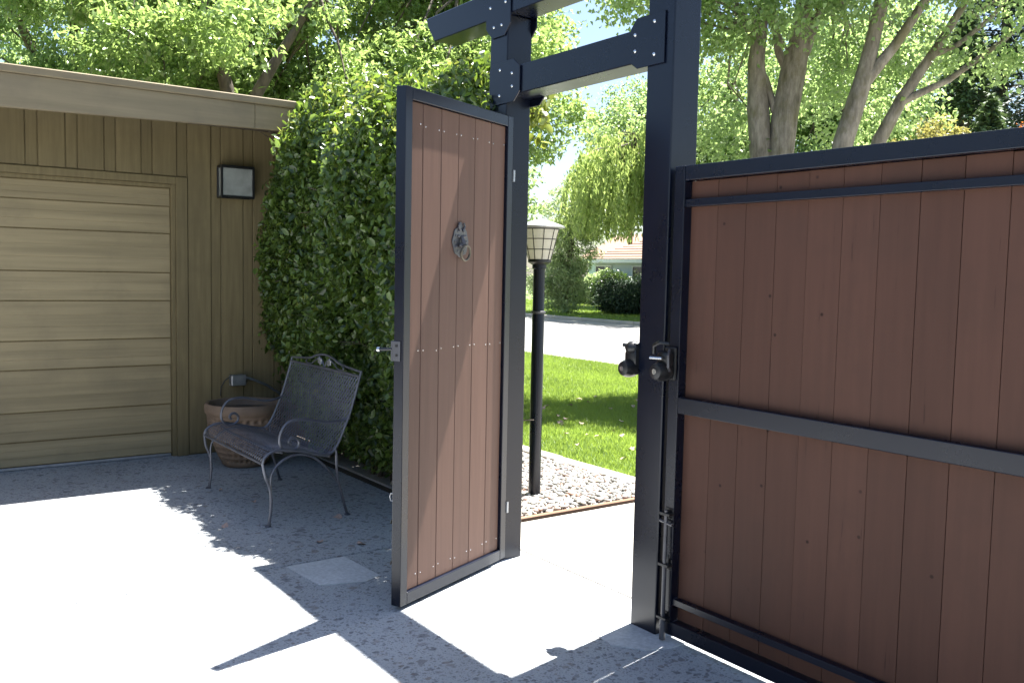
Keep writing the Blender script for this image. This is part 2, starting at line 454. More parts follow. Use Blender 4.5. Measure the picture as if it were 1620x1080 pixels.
def make_tree(name, label, group, base, stems, ells, leafmat, bark, nclump=220, rclump=.55, per=110, L=.085, W=.05,
              droop=.4, seed=1, limbs=26, limb_from=None, shell=.62, squash=.75, cat='tree', limb_r=.035, inner=None):
    rng = np.random.default_rng(seed)
    t = thing(name, base, label, cat, group=group)
    b = Vector(base)
    tm = MB()
    for pts, rs in stems:
        tm.tube([Vector(p)-b for p in pts], rs, 10)
    tm.build('trunk', bark, t, smooth=True)
    C, idx, P, O = crown_points(ells, nclump, rclump, per, rng, shell, squash)
    P = P-np.array(base)
    # limbs from the stems' upper ends to the clumps
    if limbs:
        lm = MB(); ends = limb_from or [Vector(s[0][-1]) for s in stems]
        for k in rng.choice(nclump, min(limbs, nclump), replace=False):
            e = Vector(C[k]); s0 = min(ends, key=lambda q: (q-e).length)-b; e = e-b
            mid = s0.lerp(e, .5)+Vector(rng.normal(size=3)*.18)+Vector((0, 0, .12))
            q = [s0, s0.lerp(mid, .5)+Vector(rng.normal(size=3)*.06), mid, mid.lerp(e, .5)+Vector(rng.normal(size=3)*.08), e]
            lm.tube(q, [limb_r, limb_r*.8, limb_r*.55, limb_r*.35, .006], 6, cap=False)
        lm.build('limb', bark, t, smooth=True)
    N = len(P)
    ax = rng.normal(size=(N, 3))*.8+O*.5; ax[:, 2] -= droop
    nr = rng.normal(size=(N, 3))*.7; nr[:, 2] += .8
    ln = L*(.65+.7*rng.random(N)); wd = W*(.65+.7*rng.random(N))
    rnd = np.clip(rng.random(N)*.6+.4*rng.random(nclump)[idx], 0, 1)
    me = leaves_mesh('crown', P, ax, nr, ln, wd, rnd)
    me.materials.append(MAT[leafmat])
    link('crown', me, t)
    return t

# ================================================================== THE GROUND
def slab_sheet(name, x0, x1, y0, y1, z, mat, kind='structure', t=.02):
    o = MB().box(x0, x1, y0, y1, z-t, z).build(name, mat); return tag(o, kind=kind)

slab_sheet('ground', -260, 260, -200, 320, -.09, 'ground')
bed = slab_sheet('courtyard_paving', -10.4, 9.2, -11, .22, -.028, 'joint')
def slabs(parent, xs, ys, mat, z0=-.05, z1=0., gap=.006):
    for i in range(len(xs)-1):
        for j in range(len(ys)-1):
            MB().box(xs[i]+gap, xs[i+1]-gap, ys[j]+gap, ys[j+1]-gap, z0, z1, .004).build('slab', mat, parent)
slabs(bed, [-4.62, -1.625, 1.40, 4.4, 6.8, 9.2], [-11, -9, -6.0, -2.95, .222], 'aggregate')
# paler patch and new concrete post footings lie a little proud of the aggregate
MB().prism([(-1.60, -.93), (-1.27, -.90), (-1.20, -.70), (-1.24, -.60), (-1.60, -.62)], 'z', .0, .004).build('pale_patch', 'pale_concrete', bed)
MB().prism([(-.36, -.12), (-.18, -.19), (-.02, -.22), (.09, -.14), (.13, -.03), (.12, .2), (-.3, .2), (-.33, .02)], 'z', .0, .004).build('post_footing', 'pale_concrete', bed)
MB().prism([(-1.42, -.10), (-1.2, -.14), (-1.05, -.07), (-1.02, .2), (-1.42, .2)], 'z', .0, .004).build('post_footing', 'pale_concrete', bed)

drive = slab_sheet('driveway', -1.66, 6.2, .22, 7.4, -.028, 'joint')
slabs(drive, [-1.66, 1.2, 3.9, 6.2], [.222, 2.7, 5.1, 7.4], 'concrete')

slab_sheet('lawn', -60, -1.78, 1.86, 7.4, .012, 'lawn')
slab_sheet('side_yard', -60, -10.6, -30, 1.86, .0, 'lawn')
slab_sheet('planting_bed', -10.5, -1.72, .25, 1.86, -.012, 'soil')
slab_sheet('street', -150, 120, 7.55, 16.75, -.055, 'street')
for y0, y1, zt in ((7.4, 7.55, .0), (16.75, 16.92, .07)):
    kb = MB()
    for k in range(34):
        x = -90+k*4.0
        if x < -40 or x > 20: continue
        kb.box(x+.006, x+3.994, y0, y1, -.1, zt, .015)
    tag(kb.build('street_kerb', 'kerb'), kind='structure')
tag(MB().box(-150, 120, 16.2, 16.75, -.06, -.047).build('gutter', 'kerb'), kind='structure')
slab_sheet('far_lawn', -110, 60, 16.92, 60, .05, 'lawn', t=.12)
tag(MB().prism([(-27.6, 16.93), (-22.6, 16.93), (-23.4, 18.4), (-60, 18.6), (-60, 17.6), (-29, 17.6)], 'z', -.02, .06).build('far_pavement', 'concrete'), kind='structure')
tag(MB().box(-30.5, -27.2, 18.5, 30, -.02, .062).build('far_driveway', 'concrete'), kind='structure')

# edging and gravel
ed = MB()
for k in range(5):
    x1 = -1.80-k*1.12
    ed.box(x1-1.11, x1, 1.755+.02*math.sin(k*2.1), 1.865+.02*math.sin(k*2.1), -.05, .035+.004*math.sin(k*3), .012)
tag(ed.build('lawn_edging', 'kerb'), kind='structure')
tag(MB().box(-1.722, -1.688, .24, 1.9, -.06, .012, .004).build('header_board', 'edging_wood'), kind='structure')
gb = slab_sheet('gravel_bed', -4.4, -1.724, .30, 1.752, .002, 'kerb')
protos = []
for k in range(8):
    m = MB(); m.ball((0, 0, 0), 1, sub=1)
    for v in m.bm.verts: v.co *= 1+.22*(random.random()-.5)
    me = m.mesh('pebble'); me.materials.append(MAT['pebble']); me.shade_smooth(); protos.append(me)
camxy = np.array([2.577, -2.595])
NP = 8200
px_ = np.column_stack([RNG.uniform(-4.3, -1.735, NP), RNG.uniform(.34, 1.745, NP)])
vis = (px_[:, 0] > -3.3) & (px_[:, 1] > .5)
# bearing window of the gate opening as the front of the courtyard sees it
bear = np.degrees(np.arctan2(px_[:, 0]-camxy[0], px_[:, 1]-camxy[1]))
okp = (px_[:, 1] > .62) | (px_[:, 0] > -1.98)
px_ = px_[okp]; vis = vis[okp]; bear = bear[okp]; NP = len(px_)
inwin = (bear > -54.5) & (bear < -45.5) & vis
dist = np.hypot(*(px_-camxy).T)
order = np.argsort(np.where(inwin, dist, 99)); near = order[:300]; rest = order[300:]
lamp_xy = np.array([-2.113, .978])
for i in near:
    o = bpy.data.objects.new('pebble', protos[i % 8]); COL.objects.link(o); o.parent = gb
    s = .013+.010*RNG.random()
    o.location = (px_[i, 0], px_[i, 1], .006+.022*RNG.random())
    o.scale = (s*1.25, s*(.8+.3*RNG.random()), s*.6)
    o.rotation_euler = (RNG.normal()*.3, RNG.normal()*.3, RNG.random()*6.28)
bm = bmesh.new(); bmesh.ops.create_icosphere(bm, subdivisions=1, radius=1)
bv = np.array([v.co[:] for v in bm.verts]); bf = np.array([[v.index for v in f.verts] for f in bm.faces]); bm.free()
n = len(rest); th = RNG.random(n)*6.28; sc = .012+.010*RNG.random(n)
jit = 1+.2*(RNG.random((n, len(bv), 1))-.5)
V = bv[None]*jit*np.stack([sc*1.25, sc*(.75+.35*RNG.random(n)), sc*.6], 1)[:, None, :]
ct, st = np.cos(th)[:, None], np.sin(th)[:, None]
V = np.stack([V[..., 0]*ct-V[..., 1]*st, V[..., 0]*st+V[..., 1]*ct, V[..., 2]], -1)
V += np.column_stack([px_[rest], .004+.02*RNG.random(n)])[:, None, :]
F = (bf[None]+(np.arange(n)*len(bv))[:, None, None]).reshape(-1)
me = raw_mesh('pebble_mass', V.reshape(-1, 3), F, 3, np.repeat(RNG.random(n), len(bf))); me.materials.append(MAT['pebble_mass']); me.shade_smooth()
tag(link('pebble_mass', me, gb), kind='stuff')

# grass blades on the near lawn
def grass(name, label, x0, x1, y0, y1, n, h, wd, z, seed, keep=None):
    rng = np.random.default_rng(seed)
    p = np.column_stack([rng.uniform(x0, x1, n), rng.uniform(y0, y1, n)])
    if keep: p = p[keep(p)]
    n = len(p); b = np.column_stack([p, np.full(n, z)])
    a = rng.random(n)*6.28; d = np.column_stack([np.cos(a), np.sin(a), np.zeros(n)])
    hh = h*(.5+.8*rng.random(n)); lean = rng.normal(size=(n, 2))*.45
    tip = b+np.column_stack([lean*hh[:, None], hh])
    V = np.stack([b-d*wd/2, b+d*wd/2, tip], 1).reshape(-1, 3)
    patch = np.clip(.5+.35*np.sin(p[:, 0]*2.3+np.sin(p[:, 1]*1.7)*2)+.35*np.sin(p[:, 1]*3.9+p[:, 0]*1.1), 0, 1)
    me = raw_mesh(name, V, np.arange(3*n), 3, np.clip(rng.random(n)*.5+.5*patch, 0, 1)); me.materials.append(MAT['grass'])
    return tag(link(name, me), label, 'grass', kind='stuff')
brg = lambda p: np.degrees(np.arctan2(p[:, 0]-camxy[0], p[:, 1]-camxy[1]))
grass('grass', 'short green lawn grass beyond the gravel bed', -13.5, -1.8, 1.87, 7.38, 420000, .045, .010, .01, 3,
      lambda p: (brg(p) > -60) & (brg(p) < -40))
grass('far_grass', 'bright lawn grass across the street', -38, -17, 17.0, 27.5, 60000, .08, .03, .05, 4,
      lambda p: (brg(p) > -57) & (brg(p) < -42))

# ================================================================== GARAGE
WX = -4.558
g = thing('garage', (WX, -2.5, 0), 'low brown flat roofed garage with vertical board siding and wide door', 'garage')
def gp(mb, name, mat, parent=None, **k):
    for v in mb.bm.verts: v.co -= Vector((WX, -2.5, 0))
    return mb.build(name, mat, parent or g, **k)
DY0, DY1, DZ = -5.55, -.625, 2.075            # door opening
wall = gp(MB().box(-10.4, WX-.014, -9, DY0, -.05, 2.62).box(-10.4, WX-.014, DY1, .32, -.05, 2.62)
          .box(-4.9, WX-.014, DY0+.001, DY1-.001, DZ, 2.619).box(-10.4, -10.2, DY0+.001, DY1-.001, -.05, 2.62), 'wall', 'garage_paint')
y = .153
bounds = []
k0 = -.361
for k in range(-2, 34):
    a = k0-k*.2545
    bounds.append((a, a+.078, 1)); bounds.append((a+.078, a+.2545, 0))
for a, b_, narrow in bounds:
    a = max(a, -9); b_ = min(b_, .21)
    if b_-a < .02: continue
    above = (a < DY1+.08 and b_ > DY0-.08)
    z0 = DZ+.062 if above else .012
    if above and b_ > DY1+.09: continue
    xf = WX-.005 if narrow else WX
    ob = gp(MB().box(WX-.0135, xf, a+.0035, b_-.0035, z0, 2.6, .002), 'board', 'garage_paint', wall)
gp(MB().box(WX-.0135, WX+.004, -.537+.002, -.363, .012, 2.6, .002), 'board', 'garage_paint', wall)
gp(MB().box(WX-.0135, WX+.006, .212, .325, .0, 2.62, .003).box(WX-.16, WX+.0055, .326, .342, .0, 2.62, .002), 'corner_trim', 'fascia_paint', wall)
tr = gp(MB().box(WX-.05, WX+.010, DY1, -.540, 0, DZ+.055, .003).box(WX-.05, WX+.008, DY0-.085, DY1-.001, DZ, DZ+.055, .003)
        .box(WX-.05, WX-.012, DY1-.03, DY1-.001, 0, DZ-.001, .002)
        .box(WX-.05, WX-.016, DY0+.001, DY1-.031, DZ-.028, DZ-.001, .002), 'door_trim', 'garage_paint')
door = gp(MB().box(WX-.09, WX-.06, DY0, DY1-.004, .012, DZ), 'door', 'garage_paint')
zs = [DZ-.03, 1.907, 1.703, 1.407, 1.196, .912, .706, .405, .196, .024]
for i in range(len(zs)-1):
    zt, zb = zs[i], zs[i+1]; h = zt-zb; xb = WX-.055
    prof = [(xb-.004, zt-.004), (xb+.001, zt-.004), (xb+.004, zt-h*.33), (xb+.0025, zt-h*.345), (xb+.0045, zt-h*.36), (xb+.008, zt-h*.63), (xb+.006, zt-h*.645),
            (xb+.0085, zt-h*.66), (xb+.012, zb+.010), (xb+.012, zb+.006), (xb-.004, zb+.004)]
    gp(MB().prism(prof, 'y', DY0+.002, DY1-.034), 'panel', 'door_paint', door)
gp(MB().box(WX-.058, WX-.034, DY0+.01, DY1-.036, .002, .022, .004), 'bottom_seal', 'galv', door)
EX = -3.81                                       # eave edge
roof = gp(MB().box(-10.9, EX-.03, -9.4, .335, 2.60, 2.655), 'roof', 'roofing')
gp(MB().box(WX+.012, EX-.045, -9.4, .30, 2.535, 2.598), 'soffit', 'soffit', roof)
fa = MB()
fa.prism([(-9.4, 2.40), (-1.9, 2.402), (-.28, 2.442), (-.28, 2.612), (-9.4, 2.612)], 'x', EX-.045, EX-.006, .003)
fa.prism([(-.277, 2.442), (.30, 2.452), (.30, 2.612), (-.277, 2.612)], 'x', EX-.045, EX-.007, .003)
gp(fa, 'fascia', 'fascia_paint', roof)
gp(MB().box(EX-.035, EX+.012, -9.4, .335, 2.613, 2.664, .006), 'roof_edge', 'fascia_paint', roof)
gp(MB().box(WX-6, EX-.046, .301, .334, 2.44, 2.599), 'fascia', 'fascia_paint', roof)

# the house the courtyard belongs to, behind the viewer
hs = thing('house_wing', (0, -11, 0), 'brown single storey house wing facing the gateway across the courtyard', 'house')
hwl = MB().box(-10.3, 9, -3, 0, -.05, 2.6).build('wall', 'garage_paint', hs)
for k in range(24):
    MB().box(-10.2+k*.8, -10.2+k*.8+.05, .0005, .02, 0, 2.5, .002).build('batten', 'garage_paint', hwl)
for xx in (-6, -1.5, 3.5):
    wd_ = MB().box(xx, xx+1.6, .003, .03, .9, 2.1).build('window', 'window_glass', hs)
    MB().box(xx-.06, xx+1.66, .004, .05, 2.1, 2.17).box(xx-.06, xx+1.66, .004, .06, .83, .9).box(xx-.06, xx, .004, .049, .901, 2.099).box(xx+1.6, xx+1.66, .004, .049, .901, 2.099).build('window_frame', 'fascia_paint', wd_)
rw = MB().box(-10.8, 9.5, -4, 1.25, 2.6, 2.72).build('roof', 'roofing', hs)
MB().box(-10.8, 9.5, 1.251, 1.29, 2.5, 2.74, .004).build('fascia', 'fascia_paint', rw)

# wall light
wl = thing('wall_light', (WX, -.187, 2.115), 'square dark framed frosted glass wall lantern on the garage siding', 'light')
MB().box(.0, .018, -.10, .10, -.09, .09, .003).build('back_plate', 'black_plastic', wl)
fr = MB()
x0, x1, hy, hz = .018, .112, .124, .113
for sy in (-1, 1):
    for sz in (-1, 1):
        fr.box(x0, x1, sy*hy-.006 if sy > 0 else -hy-.006, sy*hy+.006 if sy > 0 else -hy+.006, sz*hz-.006, sz*hz+.006, .002)
for xx in (x0, x1):
    fr.box(xx-.006, xx+.006, -hy-.007, hy+.007, hz-.008, hz+.009, .002).box(xx-.006, xx+.006, -hy-.007, hy+.007, -hz-.009, -hz+.008, .002)
    fr.box(xx-.0065, xx+.0055, -hy-.008, -hy+.008, -hz, hz, .002).box(xx-.0065, xx+.0055, hy-.008, hy+.008, -hz, hz, .002)
fr.box(x0-.006, x1+.003, -hy-.004, hy+.004, hz+.0085, hz+.014, .002)
fr.build('frame', 'black_plastic', wl)
MB().box(x0, x1-.003, -hy+.003, hy-.003, -hz+.003, hz-.003, .010, 2).build('glass', 'wall_light_glass', wl)

# outlet box with its conduit
oc = thing('outlet_box', (WX, -.17, .57), 'grey weatherproof outlet box with conduit on the garage wall above the pot', 'outlet box')
MB().box(.0, .07, -.055, .055, -.042, .042, .008, 2).build('box', 'galv', oc)
MB().box(.066, .082, -.058, .058, -.04, .046, .005).build('cover', 'galv', oc)
MB().tube([(.03, .055, .01), (.035, .085, .015), (.035, .15, -.01), (.03, .24, -.05), (.02, .33, -.11), (.02, .45, -.2)], .010, 8).build('conduit', 'galv', oc, smooth=True)
MB().tube([(.03, .056, .01), (.03, .075, .014)], .017, 8).build('fitting', 'galv', oc, smooth=True)
MB().tube([(.02, -.05, .03), (.015, -.09, .0), (.012, -.12, -.05), (.01, -.125, -.12)], .004, 6).build('wire', 'black_plastic', oc, smooth=True)

# ================================================================== TIMBER-STYLE GATE FRAME
PS, L = .147, 1.124
gf = thing('torii_gateway', (-L/2-PS/2, PS/2, 0), 'tall black crossbeam gateway of two posts and two beams with bolted plates', 'gateway')
off = Vector((-L/2-PS/2, PS/2, 0))
def fp(mb, name, mat='black_paint', parent=None, **k):
    for v in mb.bm.verts: v.co -= off
    return mb.build(name, mat, parent or gf, **k)
fp(MB().box(-PS, 0, 0, PS, -.02, 2.706, .006, 3), 'post')
fp(MB().box(-L-PS, -L, 0, PS, -.02, 2.706, .006, 3), 'post')
fp(MB().box(-L+.0, -PS-.0, .001, PS-.001, 2.314, 2.449, .004, 2), 'beam')
XA, XB = -1.905, .64
fp(MB().prism([(XA, 2.836), (XA+.012, 2.80), (XA+.085, 2.7065), (XB-.085, 2.7065), (XB-.012, 2.80), (XB, 2.836), (XB, 2.845), (XA, 2.845)], 'y', -.001, PS+.001, .004), 'beam')
fp(MB().box(.0005, .046, .066, .074, .03, 1.88, .001), 'gate_stop')
def plate(poly, bolts, sides=(0, 1)):
    for s in sides:
        ya, yb = (-.0085, -.0012) if s == 0 else (PS+.0012, PS+.0085)
        p = fp(MB().prism(poly, 'y', ya, yb, .0012), 'gusset_plate')
        for bx, bz in bolts:
            m = MB(); m.ball((bx, ya if s == 0 else yb, bz), .0085, 1, .75, 1, 2)
            m.lathe([(.0115, -.001), (.0115, .001)], (0, 0, 0), 14) if False else None
            fp(m, 'bolt', 'steel', p, smooth=True)
plate([(-1.262, 2.305), (-1.235, 2.279), (-1.055, 2.279), (-1.006, 2.324), (-1.006, 2.440), (-1.064, 2.482), (-1.235, 2.482), (-1.262, 2.455)],
      [(-1.171, 2.444), (-1.069, 2.414), (-1.067, 2.352), (-1.172, 2.320)])
plate([(-.044, 2.288), (-.044, 2.489), (-.205, 2.489), (-.240, 2.451), (-.236, 2.315), (-.197, 2.288)],
      [(-.102, 2.457), (-.212, 2.424), (-.210, 2.359), (-.100, 2.329)])
for cx in (-L-PS/2, -PS/2):
    plate([(cx-.104, 2.838), (cx-.104, 2.662), (cx-.047, 2.607), (cx+.057, 2.607), (cx+.106, 2.657), (cx+.106, 2.838)],
          [(cx-.066, 2.76), (cx+.064, 2.764), (cx-.033, 2.66), (cx+.033, 2.66)])

# ================================================================== OPEN GATE LEAF
HX, HY = -1.112, .040
LW = .8475; ANG = math.atan2(-.923, .385)
lf = thing('gate_leaf', (HX, HY, 0), 'open gate leaf of reddish brown boards in black frame with ring knocker', 'gate', ANG)
Z0, Z1, FWD = .018, 2.217, .0475
MB().box(LW-FWD, LW, -.05, 0, Z0, Z1, .003, 2).build('frame_stile', 'black_paint', lf)
MB().box(.003, .003+FWD, -.05, 0, Z0, Z1, .003, 2).build('frame_stile', 'black_paint', lf)
MB().box(.0505, LW-FWD-.0005, -.0495, -.0005, Z1-.052, Z1-.0005, .003, 2).build('frame_rail', 'black_paint', lf)
MB().box(.0505, LW-FWD-.0005, -.0495, -.0005, Z0+.0005, Z0+.052, .003, 2).build('frame_rail', 'black_paint', lf)
us = [LW-FWD, .707, .575, .443, .311, .176, .0508]
for i in range(6):
    MB().box(us[i+1]+.0012, us[i]-.0012, -.034, -.016+.001*random.random(), Z0+.053, Z1-.053, .0025).build('board', 'leaf_wood', lf)
MB().box(.06, LW-FWD-.01, -.046, -.0345, Z0+.06, Z1-.06).build('back_panel', 'black_paint', lf)
sc = MB()
for z in (.13, 1.112, 2.075):
    for u in us[1:-1]:
        for du in (-.018, .018):
            sc.ball((u+du, -.0155, z+random.uniform(-.006, .006)), .0035, 1, .4, 1, 1)
    sc.ball((us[0]-.014, -.0155, z), .0035, 1, .4, 1, 1); sc.ball((us[-1]+.014, -.0155, z), .0035, 1, .4, 1, 1)
tag(sc.build('screws', 'steel', lf), kind='stuff')
# knocker: pierced oval back plate with a crest, boss and ring
kn = thing('door_knocker_root', (0, 0, 0), '', '')
bpy.data.objects.remove(kn)
ku, kz = .425, 1.582
pts = []
for k in range(28):
    a = 2*math.pi*k/28
    r = 1+.05*math.cos(8*a)
    pts.append((ku+.073*r*math.cos(a), kz+.088*r*math.sin(a)+(.018 if math.sin(a) > .93 else 0)))
kp = MB().prism(pts, 'y', -.0155, -.008, .002)
for k in range(12):
    a = 2*math.pi*k/12; kp.ball((ku+.052*math.cos(a), -.008, kz+.064*math.sin(a)), .009, 1, .6, 1, 1)
for sx in (-1, 1):
    kp.ball((ku+sx*.022, -.006, kz+.028), .013, 1.1, .6, .8, 2)
    kp.tube([(ku+sx*.012, -.004, kz+.06), (ku+sx*.03, -.003, kz+.085), (ku+sx*.02, -.004, kz+.105)], .006, 6)
kp.tube([(ku, -.002, kz+.03), (ku, .010, kz-.004), (ku, .016, kz-.018)], [.008, .012, .010], 8)
kp.ball((ku, .004, kz-.022), .02, 1.5, .7, .8, 2)
for v in kp.bm.verts: v.co = (ku+(v.co.x-ku)*.85, -.0158+(v.co.y+.0158)*.85, kz+.012+(v.co.z-kz)*.80)
knock = kp.build('knocker_plate', 'iron', lf, smooth=True)
MB().torus((ku-.005, .016, kz-.040), .034, .0058, (1, 0, 0), (0, .12, .99)).build('knocker_ring', 'brass', knock, smooth=True)
# latch striker on the free edge, hooks below, hinges on the other side
ls = MB().box(LW, LW+.006, -.052, -.012, 1.075, 1.16, .002)
lt = ls.box(LW-.008, LW+.006, -.0505-.012, -.0503, 1.075, 1.16, .002).build('latch_plate', 'dark_galv', lf)
MB().tube([(LW+.001, -.055, 1.125), (LW+.001, -.12, 1.12)], .0075, 8).build('striker_bolt', 'black_plastic', lt, smooth=True)
MB().tube([(LW+.001, -.12, 1.12), (LW+.001, -.135, 1.119)], .011, 10).build('striker_tip', 'steel', lt, smooth=True)
for z in (1.10, 1.14):
    MB().tube([(LW+.0055, -.03, z), (LW+.009, -.03, z)], .006, 8).build('screw', 'black_plastic', lt)
for z in (.38, .55, .20):
    MB().tube([(LW-.02, -.05, z), (LW-.02, -.066, z+.004), (LW-.018, -.070, z-.012)], .004, 6).build('hook', 'black_plastic', lf, smooth=True)
MB().tube([(LW-.02, -.05, .50), (LW-.02, -.072, .50), (LW-.02, -.078, .485), (LW-.02, -.072, .468), (LW-.02, -.06, .47)], .0035, 6).build('hook', 'galv', lf, smooth=True)
for z in (1.93, .275):
    h = MB().box(-.035, .001, -.024, -.006, z-.018, z+.022, .002).box(-.012, .001, -.004, .006, z-.02, z+.024, .002)
    h.tube([(-.006, .002, z-.026), (-.006, .002, z+.03)], .0065, 8)
    h.build('hinge', 'galv', lf)

# ================================================================== DRIVE GATE (right)
dg = thing('drive_gate', (1.6, .025, 0), 'long drive gate of wide dark brown boards with black steel rails', 'gate')
GX0, GX1 = .030, 3.16
def dp(mb, name, mat='black_paint', parent=None, **k):
    for v in mb.bm.verts: v.co -= Vector((1.6, .025, 0))
    return mb.build(name, mat, parent or dg, **k)
dp(MB().box(GX0, GX0+.053, -.002, .050, .030, 1.879, .003, 2), 'frame_stile')
dp(MB().box(GX1-.053, GX1, -.002, .050, .030, 1.879, .003, 2), 'frame_stile')
dp(MB().box(GX0+.0535, GX1-.0535, -.0015, .0495, 1.822, 1.8785, .003, 2), 'frame_rail')
dp(MB().box(GX0+.0535, GX1-.0535, -.0015, .0495, .0305, .086, .003, 2), 'frame_rail')
dp(MB().box(GX0+.0535, GX1-.0535, .004, .034, 1.722, 1.750, .002, 2), 'cross_rail')
dp(MB().box(GX0+.0535, GX1-.0535, -.001, .034, .921, .984, .003, 2), 'cross_rail')
dp(MB().box(GX0+.0535, GX1-.0535, .004, .034, .153, .179, .002, 2), 'cross_rail')
nb = 23
bme = None
for k in range(nb):
    xa = .086+k*.1342; xb = min(xa+.1342, GX1-.055)
    if xb-xa < .02: continue
    gpx = .0003+.0007*random.random()
    topz = 1.8212-.002*random.random()
    dp(MB().box(xa+gpx, xb-gpx, .036+random.uniform(0, .0018), .052, .088, topz, .0012), 'board', 'gate_wood')
dp(MB().box(GX0+.06, GX1-.06, .0535, .062, .09, 1.862), 'back_panel', 'gate_wood')  # unseen panel, added to keep sunlight from showing through the board gaps
# drop rod
rod = dp(MB().tube([(.062, -.022, .535), (.062, -.022, .02)], .0085, 10), 'drop_rod', 'iron', smooth=True)
dp(MB().tube([(.062, -.022, .10), (.062, -.022, .012)], .012, 10), 'rod_tip', 'dark_galv', rod, smooth=True)
for z in (.52, .315, .10):
    dp(MB().box(.034, .088, -.034, -.0025, z-.006, z+.006, .002).box(.040, .084, -.006, -.0024, z-.022, z+.022, .0015), 'rod_bracket', 'black_plastic', rod)
dp(MB().tube([(.03, -.022, .488), (.10, -.024, .482)], .006, 8), 'rod_handle', 'iron', rod, smooth=True)
dp(MB().tube([(.075, -.02, .36), (.080, -.024, .34), (.078, -.02, .32)], .005, 6), 'rod_catch', 'black_plastic', rod, smooth=True)
# gravity latch: two rounded bodies and its lever on the stile, the twin on the post
def latch_body(cx, cy, cz, s=1.0):
    m = MB()
    m.lathe([(.010*s, -.042*s), (.024*s, -.038*s), (.031*s, -.02*s), (.031*s, .004*s), (.026*s, .016*s), (.014*s, .022*s)], (0, 0, 0), 18)
    for v in m.bm.verts:
        x, y_, z = v.co; v.co = (x, z, y_)
    m.box(-.026*s, .026*s, -.012*s, .02*s, .012*s, .062*s, .012*s, 2)
    for v in m.bm.verts: v.co += Vector((cx, cy, cz))
    return m
la = dp(latch_body(.045, -.044, 1.085, 1.25), 'latch_body', 'black_plastic', smooth=True)
dp(MB().tube([(.045, -.098, 1.085), (.045, -.094, 1.085)], .011, 12), 'key_lock', 'steel', la, smooth=True)
dp(MB().tube([(.015, -.07, 1.155), (.03, -.085, 1.185), (.06, -.085, 1.20), (.085, -.06, 1.195)], .008, 8), 'latch_arm', 'black_plastic', la, smooth=True)
dp(MB().tube([(.078, -.05, 1.17), (.092, -.07, 1.15), (.094, -.07, 1.105), (.082, -.05, 1.09)], .006, 8), 'latch_lever', 'iron', la, smooth=True)
dp(MB().tube([(.0, -.075, 1.135), (.06, -.07, 1.137)], .006, 8), 'striker_bar', 'steel', la, smooth=True)
dp(MB().box(.018, .078, -.018, -.0022, 1.05, 1.18, .006, 2), 'latch_plate', 'black_plastic', la)
lb = fp(latch_body(-.175, -.012, 1.075, 1.2), 'post_latch_body', 'black_plastic', smooth=True)
fp(MB().tube([(-.175, -.066, 1.075), (-.175, -.06, 1.075)], .010, 12), 'key_lock', 'steel', lb, smooth=True)
fp(MB().ball((-.172, -.005, 1.158), .04, .85, .9, .75, 2).box(-.16, -.142, -.022, .03, 1.05, 1.18, .004), 'latch_housing', 'black_plastic', lb, smooth=True)
fp(MB().tube([(-.205, -.005, 1.165), (-.225, -.012, 1.168)], .009, 8), 'latch_button', 'black_plastic', lb, smooth=True)
gpst = thing('gate_post', (3.28, .07, 0), 'square black steel post at the far end of the drive gate', 'post')
MB().box(-.075, .075, -.075, .075, -.02, 2.1, .006, 2).build('post', 'black_paint', gpst)
MB().box(-.085, .085, -.085, .085, 2.1, 2.12, .004).build('cap', 'black_paint', gpst)

# ================================================================== BENCH
bn = thing('garden_bench', (-2.87, -.5, 0), 'dark wrought iron mesh loveseat with scrolled arms in front of the hedge', 'bench')
BXL, BXR = -3.40, -2.34
def bp(mb, name, mat='bench_paint', parent=None, **k):
    for v in mb.bm.verts: v.co -= Vector((-2.87, -.5, 0))
    return mb.build(name, mat, parent or bn, **k)
prof = [(-.772, .358), (-.766, .385), (-.745, .407), (-.715, .422), (-.673, .429), (-.625, .426), (-.583, .418), (-.535, .407), (-.492, .396), (-.45, .384), (-.415, .376), (-.378, .374),
        (-.350, .386), (-.330, .408), (-.304, .452), (-.275, .52), (-.245, .59), (-.222, .66), (-.198, .74), (-.174, .826)]
pv = [Vector((0, a, b_)) for a, b_ in prof]
cum = [0]
for i in range(1, len(pv)): cum.append(cum[-1]+(pv[i]-pv[i-1]).length)
TOT = cum[-1]
def prof_at(s):
    s = max(0, min(TOT, s))
    for i in range(1, len(cum)):
        if s <= cum[i]:
            return pv[i-1].lerp(pv[i], (s-cum[i-1])/(cum[i]-cum[i-1]))
    return pv[-1]
def sag(x):   # the mesh dips a little between the rails
    u = (x-BXL)/(BXR-BXL); return 4*u*(1-u)
def wires(s0, s1):
    V = []; F = []
    pitch = .036; hw = .0036
    width = BXR-BXL
    for sgn in (1, -1):
        off0 = -int((s1-s0)/pitch)-2
        for k in range(off0, int((width+(s1-s0))/pitch)+2):
            # line x = x0 + sgn*(s-s0)
            path = []
            for j in range(37):
                s = s0+(s1-s0)*j/36
                x = (BXL+k*pitch+(s-s0)*.75) if sgn > 0 else (BXR-k*pitch-(s-s0)*.75)
                if BXL+.004 < x < BXR-.004:
                    p = prof_at(s); p = Vector((x, p.y, p.z))
                    t = (prof_at(min(TOT, s+.01))-prof_at(max(0, s-.01))).normalized()
                    nn = Vector((0, -t.z, t.y)); p = p-nn*.012*sag(x)
                    path.append((p, t, nn))
                else:
                    if len(path) > 1: emit(path, V, F, hw, sgn)
                    path = []
            if len(path) > 1: emit(path, V, F, hw, sgn)
    return V, F
